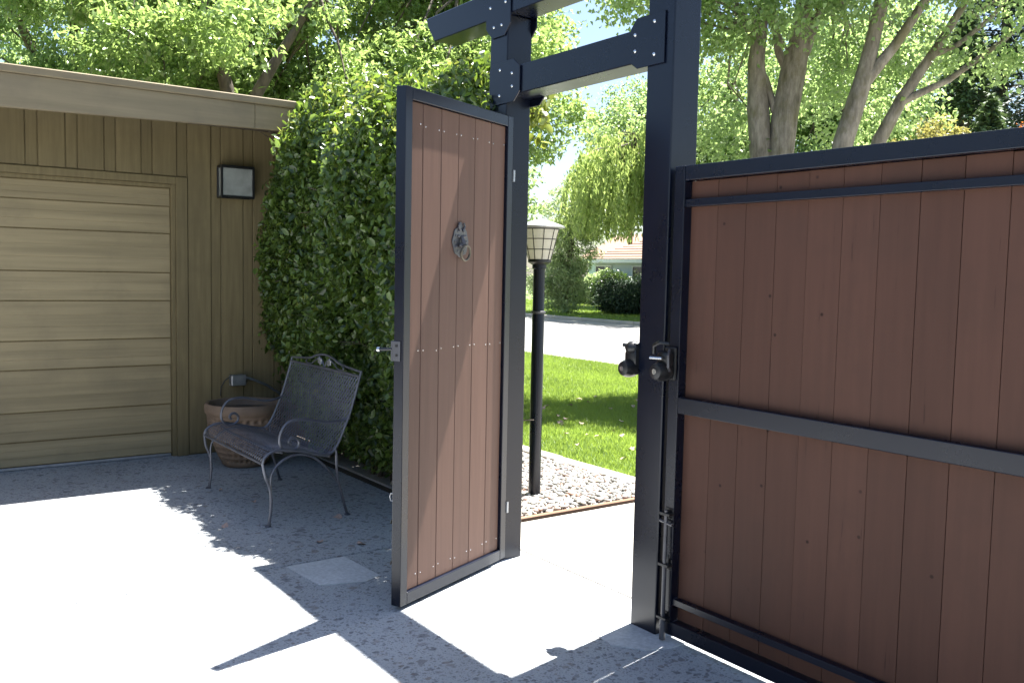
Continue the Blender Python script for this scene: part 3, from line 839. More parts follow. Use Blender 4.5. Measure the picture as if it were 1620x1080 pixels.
def emit(path, V, F, hw, sgn):
    b0 = len(V)
    for p, t, nn in path:
        d = Vector((sgn*.75, t.y, t.z)).normalized(); sd_ = d.cross(nn)
        V.extend([p+sd_*hw, p-sd_*hw, p+nn*.0022])
    for i in range(len(path)-1):
        a = b0+3*i; c = a+3
        F.extend([(a, a+1, c+1, c), (a+1, a+2, c+2, c+1), (a+2, a, c, c+2)])
def wire_part(name, s0, s1):
    V, F = wires(s0, s1)
    me = bpy.data.meshes.new(name); me.from_pydata([tuple(v-Vector((-2.87, -.5, 0))) for v in V], [], F)
    me.materials.append(MAT['bench_paint']); return link(name, me, bn)
s_seat = cum[12]
wire_part('seat_mesh', 0.0, s_seat); wire_part('back_mesh', s_seat, TOT)
def smooth_path(pts, n=6):
    """Catmull-Rom through the points"""
    P = [Vector(p) for p in pts]; P = [P[0]*2-P[1]]+P+[P[-1]*2-P[-2]]
    out = []
    for i in range(1, len(P)-2):
        for j in range(n):
            t = j/n; a, b_, c, d = P[i-1:i+3]
            out.append(.5*((2*b_)+(c-a)*t+(2*a-5*b_+4*c-d)*t*t+(3*b_-a-3*c+d)*t**3))
    out.append(P[-2]); return out
for X in (BXL, BXR):
    bp(MB().tube(smooth_path([(X, a, b_) for a, b_ in prof]+[(X, -.166, .856)], 3), .0085, 8), 'side_rail', smooth=True)
    s = 1 if X == BXR else -1
    bp(MB().tube(smooth_path([(X, -.772, .360), (X+.01*s, -.760, .289), (X+.01*s, -.732, .211), (X+.01*s, -.726, .114), (X+.01*s, -.738, .014), (X+.01*s, -.745, .006)]), .0085, 8)
       .lathe([(.018, 0), (.018, .006), (.008, .012)], (X+.01*s, -.745, 0), 12), 'front_leg', smooth=True)
    bp(MB().tube(smooth_path([(X, -.334, .405), (X+.005*s, -.326, .374), (X+.005*s, -.319, .239), (X+.005*s, -.290, .123), (X+.005*s, -.255, .008)]), .0085, 8)
       .lathe([(.018, 0), (.018, .006), (.008, .012)], (X+.005*s, -.253, 0), 12), 'back_leg', smooth=True)
    bp(MB().tube(smooth_path([(X+.008*s, -.728, .19), (X+.008*s, -.726, .286), (X+.004*s, -.676, .355), (X, -.587, .392), (X, -.485, .376), (X, -.403, .316), (X, -.345, .245), (X+.004*s, -.314, .20)]), .0075, 8), 'leg_arch', smooth=True)
    xa = X-.016*s
    bp(MB().tube(smooth_path([(X, -.238, .582), (xa, -.30, .566), (xa, -.367, .562), (xa, -.45, .578), (xa, -.53, .592), (xa, -.609, .582), (xa, -.655, .535), (xa, -.667, .475), (xa, -.645, .428),
        (xa, -.600, .415), (xa, -.560, .434), (xa, -.553, .466), (xa, -.575, .490), (xa, -.600, .486), (xa, -.610, .466), (xa, -.597, .452)]), .0085, 8), 'arm', smooth=True)
bp(MB().tube([(BXL, -.772, .358), (BXR, -.772, .358)], .0075, 8), 'seat_edge', smooth=True)
bp(MB().tube([(BXL, -.174, .824), (BXR, -.174, .824)], .0085, 8), 'top_rail', smooth=True)
xm = (BXL+BXR)/2
cr = [(BXL, -.168, .852), (BXL+.12, -.166, .858), (BXL+.30, -.165, .872), (xm-.12, -.163, .898), (xm, -.162, .910), (xm+.12, -.163, .898), (BXR-.30, -.165, .872), (BXR-.12, -.166, .858), (BXR, -.168, .852)]
bp(MB().tube(smooth_path(cr), .0075, 8), 'crest_rail', smooth=True)
sw = MB()
for s in (-1, 1):
    sw.tube(smooth_path([(xm+s*.005, -.166, .83), (xm+s*.03, -.164, .868), (xm+s*.075, -.164, .885), (xm+s*.15, -.165, .862), (xm+s*.20, -.167, .838), (xm+s*.27, -.168, .836), (xm+s*.29, -.167, .85), (xm+s*.265, -.167, .856)]), .0045, 6)
bp(sw, 'crest_scroll', smooth=True)
for s in (-1, 1):
    cxl, czl = xm+s*.072-.0, .866
    poly = [(0, .034), (.012, .016), (.034, .018), (.028, -.004), (.036, -.022), (.014, -.022), (0, -.036), (-.014, -.022), (-.036, -.022), (-.028, -.004), (-.034, .018), (-.012, .016)]
    bp(MB().prism([(cxl+a*.9+s*b_*.25, czl+b_*.8) for a, b_ in poly], 'y', -.170, -.160, .003), 'leaf_ornament', 'galv')
for yy, zz in ((-.66, .418), (-.37, .368)):
    bp(MB().tube(smooth_path([(BXL, yy, zz-.006), (BXL+.2, yy, zz-.022), (BXR-.2, yy, zz-.022), (BXR, yy, zz-.006)]), .006, 8), 'seat_brace', smooth=True)

# ================================================================== POT
pc = (-4.02, -.285, 0)
pt = thing('planter_pot', pc, 'large terracotta pot with hammered dimples behind the bench', 'pot')
def dimple(a, z, j):
    if not (4 <= j <= 51): return 0
    row = (j-4)//6; kk = (j-4) % 6
    ph = a*15+(row % 2)*math.pi
    amp = .026*(.5-.5*math.cos(2*math.pi*(kk+.5)/6))
    return -amp*max(0, .5+.5*math.cos(ph*2))
pp = [(.135, 0), (.15, .004), (.163, .02)]
for k in range(51):
    t = k/50; z = .03+.355*t
    pp.append((.165+.105*math.sin(t*math.pi*.5)**.9, z))
pp += [(.272, .39), (.284, .398), (.287, .425), (.285, .455), (.275, .468), (.258, .466), (.250, .44), (.245, .40), (.02, .395)]
MB().lathe(pp, (0, 0, 0), 180, dimple).build('pot_body', 'terracotta', pt, smooth=True, angle=55)
MB().lathe([(.246, .40), (.243, .412), (.12, .418), (.01, .415)], (0, 0, 0), 30).build('soil', 'soil', pt)

# ================================================================== LAMP POST
lp = thing('lamp_post', (-2.113, .978, 0), 'dark lamp post with a white glass cone lantern standing in the gravel', 'lamp post')
MB().lathe([(.040, -.02), (.040, 1.19), (.038, 1.20), (.038, 1.485), (.046, 1.49), (.046, 1.515), (.03, 1.52)], (0, 0, 0), 20).build('pole', 'black_paint', lp, smooth=True)
MB().lathe([(.041, 1.20), (.047, 1.203), (.047, 1.215), (.041, 1.218)], (0, 0, 0), 20).build('collar', 'dark_galv', lp, smooth=True)
ln_ = MB().lathe([(.070, 1.545), (.120, 1.742)], (0, 0, 0), 32).build('lantern_glass', 'lantern_glass', lp, smooth=True, angle=60)
MB().lathe([(.05, 1.515), (.075, 1.53), (.075, 1.544), (.05, 1.5445)], (0, 0, 0), 24).build('lantern_base', 'black_plastic', lp, smooth=True)
cg = MB()
for k in range(10):
    a = 2*math.pi*k/10+.2
    cg.tube([(.0715*math.cos(a), .0715*math.sin(a), 1.544), (.1215*math.cos(a), .1215*math.sin(a), 1.742)], .0028, 6)
for z in (1.546, 1.612, 1.678, 1.741):
    r = .070+(z-1.545)/(1.742-1.545)*.05
    cg.torus((0, 0, z), r+.0015, .0028, (1, 0, 0), (0, 1, 0), 32, 6)
cg.build('lantern_cage', 'black_plastic', lp, smooth=True)
MB().lathe([(.118, 1.744), (.160, 1.752), (.162, 1.760), (.10, 1.782), (.03, 1.803), (.008, 1.806)], (0, 0, 0), 32).build('lantern_hood', 'galv', lp, smooth=True)

# ================================================================== HEDGE
hd = thing('ivy_hedge', (-2.9, .4, 0), 'thick clipped evergreen hedge between the garage and the gateway', 'hedge')
hb = Vector((-2.9, .4, 0))
# stems and twigs inside
st_ = MB()
for k in range(20):
    x = -4.4+k*.118+random.uniform(-.04, .04); yb = .45+random.uniform(-.08, .08)
    p = [Vector((x, yb, 0))]
    for q in range(5): p.append(p[-1]+Vector((random.uniform(-.09, .09), random.uniform(-.09, .06), .45)))
    st_.tube([v-hb for v in p], [.022, .018, .015, .012, .009, .005], 6, cap=False)
    for q in range(8):
        a = p[random.randint(1, 5)]; e = a+Vector((random.uniform(-.3, .12), random.choice((-1, 1))*random.uniform(.15, .36), random.uniform(.0, .3)))
        st_.tube([a-hb, (a.lerp(e, .5)+Vector((0, 0, .04)))-hb, e-hb], [.007, .005, .003], 5, cap=False)
st_.build('stem', 'bark_dark', hd, smooth=True)
def hedge_surface(n, rng, inner=0.0):
    """points on the hedge's skin: front, top, left end, back"""
    P = []; O = []
    x0, x1 = -4.66, -1.25
    u = rng.random(n); t = rng.random(n)
    x = x0+(x1-x0)*u
    # silhouette height by x: falls off in a round shoulder to the garage
    top = 2.68+.05*np.sin(x*3.1)+.04*np.sin(x*7.3+1)-.12*np.clip((x+2.5)/.9, 0, 1)
    sh = np.clip((x-x0)/.95, 0, 1); top = top-.80*(1-np.sqrt(np.clip(1-(1-sh)**2, 0, 1)))
    kind = rng.random(n)
    # cross-section: from the front foot up, over the rounded top, down the back
    depth_f = -.02; depth_b = .80
    z = np.empty(n); yv = np.empty(n); O = np.zeros((n, 3))
    f = kind < .60; tp = (kind >= .60) & (kind < .88); bk = kind >= .88
    zz = .12+(top-.12)*t**.92
    bulge = .05*np.sin(x*2.3+zz*1.9)+.045*np.sin(x*5.1-zz*3.7)+.03*np.sin(x*9+zz*8)
    base_in = .32*np.clip(1-zz/.95, 0, 1)**1.2
    rnd_top = .42*(1-np.sqrt(np.clip(1-np.clip((zz-(top-.55))/.55, 0, 1)**2, 0, 1)))-.13*np.clip((zz-.9)/1.0, 0, 1)
    lefty = .22*(1-sh)
    z[f] = zz[f]; yv[f] = (depth_f+base_in+rnd_top+bulge+lefty)[f]; O[f] = (0, -1, .15)
    yv[tp] = .20+.55*t[tp]; z[tp] = (top+.05*np.sin(x*6+yv*7)-.12*np.abs(t-.5))[tp]; O[tp] = (0, -.1, 1)
    z[bk] = zz[bk]; yv[bk] = (depth_b-bulge-rnd_top*.6)[bk]; O[bk] = (.2, 1, .1)
    P = np.column_stack([x, yv, z])
    P -= O*(rng.random((n, 1))**1.5)*(.16+inner)
    return P, O
rng = np.random.default_rng(21)
def hedge_leaves(name, n, mat, Lm, Wm, seed, sel=None, inner=0.0, prox=None):
    rng = np.random.default_rng(seed)
    P, O = hedge_surface(n, rng, inner)
    P = P+rng.normal(size=P.shape)*.028
    if sel is not None:
        k = sel(P, rng); P = P[k]; O = O[k]
    k = P[:, 0] < -1.62-1.3*(P[:, 1]-.42)-.05*rng.random(len(P)); P = P[k]; O = O[k]   # the end by the lamp is cut back
    n = len(P)
    ax = rng.normal(size=(n, 3))*.7+O*.25; ax[:, 2] -= .35
    nr = O+rng.normal(size=(n, 3))*.55; nr[:, 2] += .35
    return leaves_mesh(name, P-np.array(hb), ax, nr, Lm*(.6+.7*rng.random(n)), Wm*(.6+.7*rng.random(n)), rng.random(n), .18, True)
me = hedge_leaves('foliage', 78000, 'leaf_hedge', .050, .031, 5, inner=.10); me.materials.append(MAT['leaf_hedge'])
tag(link('foliage', me, hd), kind='stuff')
def newsel(P, rng):
    return (P[:, 2] > 2.15+.5*rng.random(len(P))) | (rng.random(len(P)) < .12)  # extra pale leaves at the top and front also paint in sunlight
me = hedge_leaves('new_sunlit_growth', 24000, 'leaf_new', .050, .030, 6, newsel); me.materials.append(MAT['leaf_new'])
tag(link('new_sunlit_growth', me, hd), 'pale yellow green new leaves along the top, toned as if sunlit', kind='stuff')
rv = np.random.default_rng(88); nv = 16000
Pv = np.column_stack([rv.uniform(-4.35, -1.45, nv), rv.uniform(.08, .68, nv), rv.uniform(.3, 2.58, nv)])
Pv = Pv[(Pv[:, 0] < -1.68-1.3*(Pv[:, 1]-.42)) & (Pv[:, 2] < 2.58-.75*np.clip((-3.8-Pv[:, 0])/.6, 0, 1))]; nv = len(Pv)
me = leaves_mesh('inner_foliage', Pv-np.array(hb), rv.normal(size=(nv, 3)), rv.normal(size=(nv, 3))+[0, 0, .8], .055*(.7+.6*rv.random(nv)), .034*(.7+.6*rv.random(nv)), rv.random(nv)*.25, .15)  # inner leaves get only dark tones, painting shade into the hedge's gaps
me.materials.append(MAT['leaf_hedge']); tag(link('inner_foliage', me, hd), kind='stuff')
# long shoots on the end beside the gateway
rs = np.random.default_rng(8); Q = []; OO = []
shm = MB()
for k in range(16):
    yv = .40+rs.normal()*.05; x = -1.64-1.3*(yv-.42); z0 = .3+2.1*rs.random()
    p0 = np.array([x, yv, z0]); d = np.array([.04+.06*rs.random(), .05*rs.normal(), .12*rs.normal()])
    if True: p0[2] = 2.22+.2*rs.random(); d = np.array([.24, .05, .03+.06*rs.normal()])
    shm.tube([Vector(p0)-hb, Vector(p0+d*.6+[0, 0, .02])-hb, Vector(p0+d)-hb], [.003, .0025, .0015], 5, cap=False)
    for j in range(9):
        Q.append(p0+d*(j/8)+rs.normal(size=3)*.018); OO.append([.5, -.5, .4])
Q = np.array(Q); OO = np.array(OO); n = len(Q)
me = leaves_mesh('shoot_leaves', Q-np.array(hb), rs.normal(size=(n, 3))*.6+[.3, 0, -.3], OO+rs.normal(size=(n, 3))*.5, .06*(.7+.8*rs.random(n)), .036*(.7+.8*rs.random(n)), rs.random(n), .15, True)
me.materials.append(MAT['leaf_new']); tag(link('shoot_leaves', me, hd), kind='stuff')
tag(shm.build('shoots', 'bark_dark', hd), kind='stuff')
# the largest leaves, each its own piece
lm_ = []
for k in range(5):
    rk = np.random.default_rng(40+k)
    m = leaves_mesh('leaf', np.zeros((1, 3)), np.array([[0, 0, -1.]]), np.array([[0, -1., .2]]), .070, .042+.003*k, np.array([rk.random()]), .12+.03*k, True)
    m.materials.append(MAT['leaf_hedge']); lm_.append(m)
rk = np.random.default_rng(77); P, O = hedge_surface(900, rk, 0)
kp_ = P[:, 0] < -1.75-1.3*(P[:, 1]-.42); P = P[kp_]; O = O[kp_]
kk = [i for i in range(len(P)) if O[i][1] < -.5 or O[i][2] > .8][:300]
for j, i in enumerate(kk):
    o = bpy.data.objects.new('leaf', lm_[j % 5]); COL.objects.link(o); o.parent = hd
    p = P[i]+O[i]*.06-np.array(hb); o.location = p
    top_leaf = O[i][2] > .8
    o.rotation_euler = (rk.normal()*.5-(1.0 if top_leaf else .25), rk.normal()*.6, rk.normal()*.7)
    o.scale = (1, 1, 1)
# board fence the hedge has grown over: its foot shows under the leaves
fn = thing('hedge_fence', (-2.9, .52, 0), 'weathered brown board fence standing inside the hedge, showing at its foot', 'fence')
for k in range(23):
    x = -5.442+k*.157
    MB().box(x-(-2.9)+.003, x-(-2.9)+.154, -.012, .012, .0, 2.1+.02*random.random(), .002).build('board', 'garage_paint', fn)
MB().box(-2.5, 1.05, -.034, -.0125, .02, .16, .003).build('kick_board', 'garage_paint', fn)
MB().box(-2.5, 1.05, .0125, .05, 1.7, 1.79, .003).build('fence_rail', 'garage_paint', fn)

# ================================================================== TREES
def V3(*a): return Vector(a)
# behind the garage
make_tree('broadleaf_tree', 'bright green broadleaf tree rising behind the garage roof, its forked limbs showing', 'leafy trees round the garage', (-9.9, 1.7, 0),
          [([(-9.9, 1.7, 0), (-9.9, 1.65, 1.5), (-9.8, 1.6, 2.8), (-9.74, 1.55, 3.6), (-9.8, 1.3, 4.6), (-10.0, .9, 6)], [.18, .15, .12, .10, .08, .04]),
           ([(-9.8, 1.62, 2.7), (-9.68, 1.75, 3.6), (-9.55, 2.05, 4.2), (-9.3, 2.6, 5.2)], [.10, .085, .07, .04])],
          [(-8.7, 1.15, 4.35, .75, .60, .45), (-8.5, 2.9, 3.55, .75, .85, .42), (-9.3, 3.4, 4.2, .7, .8, .42), (-9.9, 2.3, 4.9, .9, .9, .5), (-9.7, .2, 4.2, .8, .7, .5),
           (-10.6, .8, 5.0, 1.0, .9, .6), (-11.3, 2.0, 5.9, 1.4, 1.6, .9), (-10.9, -.4, 5.2, 1.0, .8, .7), (-10.8, 1.6, 3.9, 1.2, 1.3, .8), (-10.9, 3.2, 4.2, 1.0, 1.1, .8), (-11.9, .2, 6.2, 1.5, 1.4, .9), (-10.6, 3.5, 5.6, 1.0, 1.0, .6)],
          'leaf_bright', 'bark_dark', nclump=560, rclump=.34, per=125, L=.10, W=.048, droop=.35, seed=3, limbs=30, squash=.6, limb_r=.028)
make_tree('broadleaf_tree', 'dense deep green broadleaf tree over the hedge beside the gateway', 'leafy trees round the garage', (-9.8, 5.2, 0),
          [([(-9.8, 5.2, 0), (-9.8, 5.15, 1.5), (-9.7, 5.1, 3.0), (-9.6, 5.1, 4.5), (-9.7, 5.3, 6.2)], [.22, .19, .16, .12, .05])],
          [(-8.9, 4.2, 4.1, .8, .7, .45), (-8.6, 5.6, 4.7, .8, .8, .5), (-8.0, 5.35, 3.55, .75, .60, .85), (-8.1, 5.0, 4.45, .7, .6, .45), (-9.6, 4.6, 4.9, .9, .9, .55), (-9.8, 6.0, 5.5, 1.1, 1.0, .7),
           (-10.6, 4.9, 5.8, 1.3, 1.3, .8), (-10.4, 4.3, 4.2, 1.2, 1.3, .8), (-11.4, 5.4, 6.6, 1.5, 1.6, .9)],
          'leaf_bright', 'bark_dark', nclump=460, rclump=.34, per=125, L=.10, W=.048, droop=.35, seed=4, limbs=36, squash=.65)
make_tree('broadleaf_tree', 'feathery blue green tree at the far left above the garage roof', 'leafy trees round the garage', (-15.5, .9, 0),
          [([(-15.5, .9, 0), (-15.4, .9, 2), (-15.2, .8, 4), (-15.4, .6, 6.5)], [.2, .17, .13, .05]), ([(-15.3, .85, 3), (-15.4, .1, 4.8), (-15.6, -.5, 6.3)], [.1, .07, .035])],
          [(-15.0, 1.2, 6.0, 2.4, 2.0, 2.2), (-15.6, -.7, 6.3, 1.5, .9, 1.0), (-14.6, 2.4, 4.9, 1.6, 1.6, 1.6), (-14.5, .4, 4.4, 1.0, .7, .7)],
          'leaf_mid', 'bark_dark', nclump=330, rclump=.5, per=100, L=.12, W=.05, droop=.6, seed=5, limbs=44, squash=.6)
for x, yv, zc, r, sd_, lab in ((-21.5, 5.2, 5.6, 3.3, 25, 'hazy green tree far behind the garage, left of the gateway'), (-19.5, 10.2, 5.4, 3.0, 26, 'hazy green tree at the roadside behind the hedge'),
                               (-23.0, -.6, 5.2, 2.6, 27, 'hazy green tree furthest left behind the garage roof')):
    make_tree('background_tree', lab, 'hazy trees behind the garage', (x, yv if yv < 7 else 6.9, 0),
              [([(x, min(yv, 6.9), 0), (x, min(yv, 6.9), 2.5), (x, yv, zc), (x, yv, zc+r*.6)], [.25, .2, .13, .04])],
              [(x, yv, zc+.3, r, r, r*.9), (x+.5, yv+1.2, zc-1.4, r*.7, r*.7, r*.5), (x+.5, yv-1.3, zc-1.3, r*.7, r*.7, r*.5)],
              'leaf_mid', 'bark_dark', nclump=330, rclump=.55, per=100, L=.15, W=.08, droop=.5, seed=sd_, limbs=24, shell=.5)
# weeping tree across the street
def weeping(name, label, base, ctr, rx, ry, rz, nst, lmin, lmax, mat, seed, zmin):
    rng = np.random.default_rng(seed)
    t = thing(name, base, label, 'tree'); b = np.array(base)
    MB().tube([(0, 0, 0), (.1, 0, 2), (0, .1, 4), (.1, 0, ctr[2]+.5)], [.35, .28, .22, .08], 10).build('trunk', 'bark_dark', t, smooth=True)
    P = []; A = []; R_ = []
    lm = MB()
    for k in range(nst):
        d = unit(rng.normal(size=3)); d[2] = abs(d[2])*.9; r = .55+.45*rng.random()
        s = np.array(ctr)+d*r*np.array([rx, ry, rz])
        if k % 14 == 0:
            m = (np.array(ctr)*.4+s*.6)+[0, 0, .5]
            lm.tube([Vector(np.array(ctr)-[0, 0, 1.0]-b), Vector(m-b), Vector(s-b)], [.07, .05, .015], 6, cap=False)
        ln_ = lmin+(lmax-lmin)*rng.random(); nl = int(ln_*26); sway = rng.normal(size=2)*.14; tone = rng.random()
        tt = np.sort(rng.random(nl)); q = s[None]+np.column_stack([sway[0]*tt+d[0]*.5*tt**.5, sway[1]*tt+d[1]*.5*tt**.5, -ln_*tt])
        q = q+rng.normal(size=q.shape)*.05
        q = q[q[:, 2] > zmin]
        P.append(q); a = rng.normal(size=q.shape)*.35; a[:, 2] -= 1; A.append(a); R_.append(np.clip(.5*tone+.5*rng.random(len(q)), 0, 1))
    lm.build('limb', 'bark_dark', t, smooth=True)
    P = np.concatenate(P); A = np.concatenate(A); R_ = np.concatenate(R_); n = len(P)
    nr = rng.normal(size=(n, 3))
    me = leaves_mesh('crown', P-b, A, nr, .20*(.6+.7*rng.random(n)), .055*(.7+.6*rng.random(n)), R_)
    me.materials.append(MAT[mat]); link('crown', me, t); return t
weeping('weeping_tree', 'yellow green weeping tree across the street above the pale house', (-20.0, 20.1, 0), (-20.5, 19.6, 5.0), 2.9, 2.4, 2.0, 760, 1.0, 3.2, 'leaf_willow', 9, 2.75)
make_tree('grey_green_shrub', 'tall soft pale green shrub behind the lamp post across the street', None, (-24.0, 18.9, 0),
          [([(-24.0, 18.9, 0), (-23.9, 18.9, 1.5), (-23.9, 19, 3.2)], [.09, .07, .03])],
          [(-23.9, 18.9, 3.1, 1.25, 1.2, 1.9), (-24.3, 18.5, 1.2, 1.1, .9, 1.2), (-23.5, 18.6, 1.0, .9, .8, 1.0)], 'leaf_olive', 'bark_dark', nclump=250, rclump=.36, per=75, L=.19, W=.040, droop=.1, seed=12, limbs=24, cat='shrub', limb_r=.02)
# pale-barked trees on the lawn behind the drive gate
make_tree('pale_trunk_tree', 'tree with two thick pale grey stems behind the drive gate', 'pale barked trees on the lawn', (-4.63, 6.36, 0),
          [([(-4.66, 6.36, 0), (-4.68, 6.34, 1.6), (-4.71, 6.30, 2.7), (-4.77, 6.25, 3.5), (-4.80, 6.22, 4.05), (-4.76, 6.26, 4.7), (-4.9, 6.1, 6)], [.19, .155, .135, .13, .10, .07, .04]),
           ([(-4.62, 6.36, .3), (-4.60, 6.40, 1.6), (-4.57, 6.42, 2.7), (-4.53, 6.45, 3.4), (-4.47, 6.50, 3.95), (-4.42, 6.56, 4.4), (-4.38, 6.6, 5.6), (-4.3, 6.7, 7)], [.20, .17, .155, .155, .15, .11, .085, .04]),
           ([(-4.47, 6.50, 3.9), (-4.36, 6.58, 4.15), (-4.27, 6.66, 4.6), (-4.12, 6.8, 5.6)], [.07, .055, .045, .02]),
           ([(-4.50, 6.48, 3.85), (-4.62, 6.40, 4.15), (-4.66, 6.36, 4.5), (-4.8, 6.3, 5.4)], [.06, .05, .04, .02]),
           ([(-4.62, 6.38, 3.45), (-4.72, 6.30, 3.85), (-4.82, 6.22, 4.02)], [.05, .04, .03])],
          [(-4.4, 6.9, 6.4, 1.5, 1.4, 1.4), (-5.5, 5.2, 5.3, 1.1, 1.0, .7), (-5.2, 4.6, 4.75, .6, .4, .35), (-4.9, 5.7, 4.5, .85, .6, .5), (-5.25, 6.4, 3.5, .45, .55, .8), (-4.2, 6.1, 4.6, .8, .6, .5), (-4.15, 7.4, 3.8, .5, .6, .8), (-4.95, 7.4, 4.2, .6, .5, .8)],
          'leaf_birch', 'bark_pale', nclump=330, rclump=.40, per=95, L=.064, W=.054, droop=.5, seed=14, limbs=46, limb_r=.025,
          limb_from=[V3(-4.8, 6.2, 4.4), V3(-4.38, 6.6, 5.2), V3(-4.2, 6.7, 4.8), V3(-4.7, 6.3, 4.6)])
make_tree('pale_trunk_tree', 'leaning tree whose single pale stem forks just above the drive gate', 'pale barked trees on the lawn', (-4.0, 6.3, 0),
          [([(-4.0, 6.3, 0), (-3.93, 6.33, 1.2), (-3.8, 6.38, 2.3), (-3.70, 6.43, 3.0), (-3.56, 6.53, 3.65), (-3.50, 6.58, 4.05), (-3.42, 6.64, 4.6), (-3.3, 6.8, 6.0)], [.14, .13, .12, .112, .10, .08, .07, .03]),
           ([(-3.57, 6.53, 3.60), (-3.44, 6.62, 3.82), (-3.30, 6.70, 4.02), (-3.03, 6.88, 4.55), (-2.6, 7.1, 5.6)], [.07, .065, .055, .045, .02])],
          [(-3.3, 7.0, 6.2, 1.4, 1.3, 1.2), (-3.6, 7.4, 4.3, .6, .5, .7), (-3.2, 6.2, 4.75, .9, .7, .5), (-3.85, 6.1, 4.6, .7, .6, .6), (-2.9, 6.6, 4.7, .7, .6, .4)],
          'leaf_birch', 'bark_pale', nclump=190, rclump=.38, per=85, L=.06, W=.05, droop=.5, seed=15, limbs=34, limb_r=.02)
make_tree('pale_trunk_tree', 'slender leaning tree nearest the dark conifers behind the drive gate', 'pale barked trees on the lawn', (-4.1, 6.8, 0),
          [([(-4.1, 6.8, 0), (-3.95, 6.88, 1.4), (-3.75, 7.0, 2.6), (-3.66, 7.06, 3.08), (-3.49, 7.18, 3.52), (-3.34, 7.27, 3.82), (-3.18, 7.36, 4.1), (-2.95, 7.5, 4.6), (-2.6, 7.7, 5.6)], [.105, .095, .088, .082, .068, .06, .05, .04, .02]),
           ([(-3.50, 7.17, 3.5), (-3.30, 7.28, 3.60), (-3.07, 7.42, 3.72), (-2.6, 7.65, 4.1), (-2.2, 7.8, 4.5)], [.05, .042, .036, .026, .012]),
           ([(-3.24, 7.33, 4.0), (-3.0, 7.45, 4.1), (-2.7, 7.6, 4.38), (-2.4, 7.7, 4.8)], [.035, .03, .022, .01])],
          [(-2.6, 7.6, 5.9, 1.6, 1.5, 1.2), (-2.5, 7.5, 4.5, .85, .6, .4), (-3.1, 7.3, 4.2, .5, .4, .3), (-2.7, 7.6, 3.9, .6, .4, .2)],
          'leaf_birch', 'bark_pale', nclump=150, rclump=.32, per=70, L=.06, W=.05, droop=.5, seed=16, limbs=30, limb_r=.016)
# trees beyond the street behind the gate
for k, (x, yv, zc, r, m, sd_, lab) in enumerate([
        (-18.5, 21.5, 6.2, 3.9, 'leaf_birch', 31, 'pale leafy tree across the street behind the two pale stems'),
        (-13.9, 20.3, 5.8, 3.3, 'leaf_birch', 32, 'pale leafy tree across the street left of the leaning stems'),
        (-27.0, 25.8, 7.0, 3.3, 'leaf_mid', 33, 'taller mid green tree behind the weeping tree'),
        (-17.5, 28.5, 8.6, 4.0, 'leaf_mid', 34, 'tall mid green tree far behind the drive gate')]):
    make_tree('street_tree', lab, 'trees across the street', (x, yv, 0),
              [([(x, yv, 0), (x+.1, yv, 2), (x, yv+.1, zc), (x, yv, zc+r*.6)], [.24, .2, .13, .04])],
              [(x, yv, zc+.6, r, r*.9, r*.85), (x-1, yv-.6, zc-r*.55, r*.65, r*.6, r*.5), (x+1.1, yv-.4, zc-r*.5, r*.6, r*.6, r*.5)],
              m, 'bark_dark', nclump=300, rclump=.65, per=110, L=.13, W=.10, droop=.4, seed=sd_, limbs=26, shell=.5, limb_r=.05)
# conifers
def conifer(name, label, base, h, r, mat, seed, nb=260, tip=.0, per=46, zlow=.4, L=.2, W=.09):
    rng = np.random.default_rng(seed)
    t = thing(name, base, label, 'conifer', group='conifers behind the drive gate'); P = []; A = []; R_ = []
    MB().tube([(0, 0, 0), (0, .05, h*.5), (0, 0, h)], [.3, .2, .03], 9).build('trunk', 'bark_dark', t, smooth=True)
    lm = MB()
    for k in range(nb):
        z = zlow+(h-zlow)*rng.random()**1.15; a = rng.random()*6.28
        ln_ = r*(1-(z/h)**1.4)*(.65+.5*rng.random())+.15
        d = np.array([math.cos(a), math.sin(a), 0])
        nl = int(per*(.5+ln_/r)); tt = rng.random(nl)**.7
        q = d[None]*ln_*tt[:, None]+np.array([0, 0, z])[None]
        q[:, 2] += .18*ln_*np.sin(tt*3)-.35*ln_*tt**2
        sp = (.10+.22*(1-np.abs(2*tt-1.1)))*.8
        side = np.array([-d[1], d[0], 0]); off = rng.normal(size=nl)*sp*ln_*.5
        q = q+side[None]*off[:, None]; q[:, 2] += rng.normal(size=nl)*.09-np.abs(off)*.3
        P.append(q); ax = d[None]*.7+side[None]*np.sign(off)[:, None]*.5+rng.normal(size=(nl, 3))*.35; ax[:, 2] -= .15; A.append(ax)
        tone = rng.random(); R_.append(np.clip(.45*tone+.3*rng.random(nl)+.3*tt, 0, 1))
        if k % 3 == 0: lm.tube([(0, 0, z), tuple(d*ln_*.5+np.array([0, 0, z+.1*ln_])), tuple(d*ln_*.9+np.array([0, 0, z-.1*ln_]))], [.04, .025, .008], 5, cap=False)
    lm.build('limb', 'bark_dark', t)
    P = np.concatenate(P); A = np.concatenate(A); R_ = np.concatenate(R_); n = len(P)
    nr = rng.normal(size=(n, 3))*.5; nr[:, 2] += 1
    me = leaves_mesh('crown', P, A, nr, L*(.6+.8*rng.random(n)), W*(.6+.7*rng.random(n)), R_)
    me.materials.append(MAT[mat]); link('crown', me, t); return t
conifer('conifer_tree', 'mid green feathery conifer behind the slender leaning tree', (-12.0, 24.2, 0), 9.6, 2.6, 'leaf_cypress', 41, 420)
conifer('conifer_tree', 'tall near black conifer at the right edge behind the drive gate', (-9.3, 26.2, 0), 15, 3.4, 'leaf_conifer', 42, 520)
conifer('conifer_tree', 'near black conifer behind the mid green one', (-13.6, 29.5, 0), 15, 3.2, 'leaf_conifer', 43, 480)
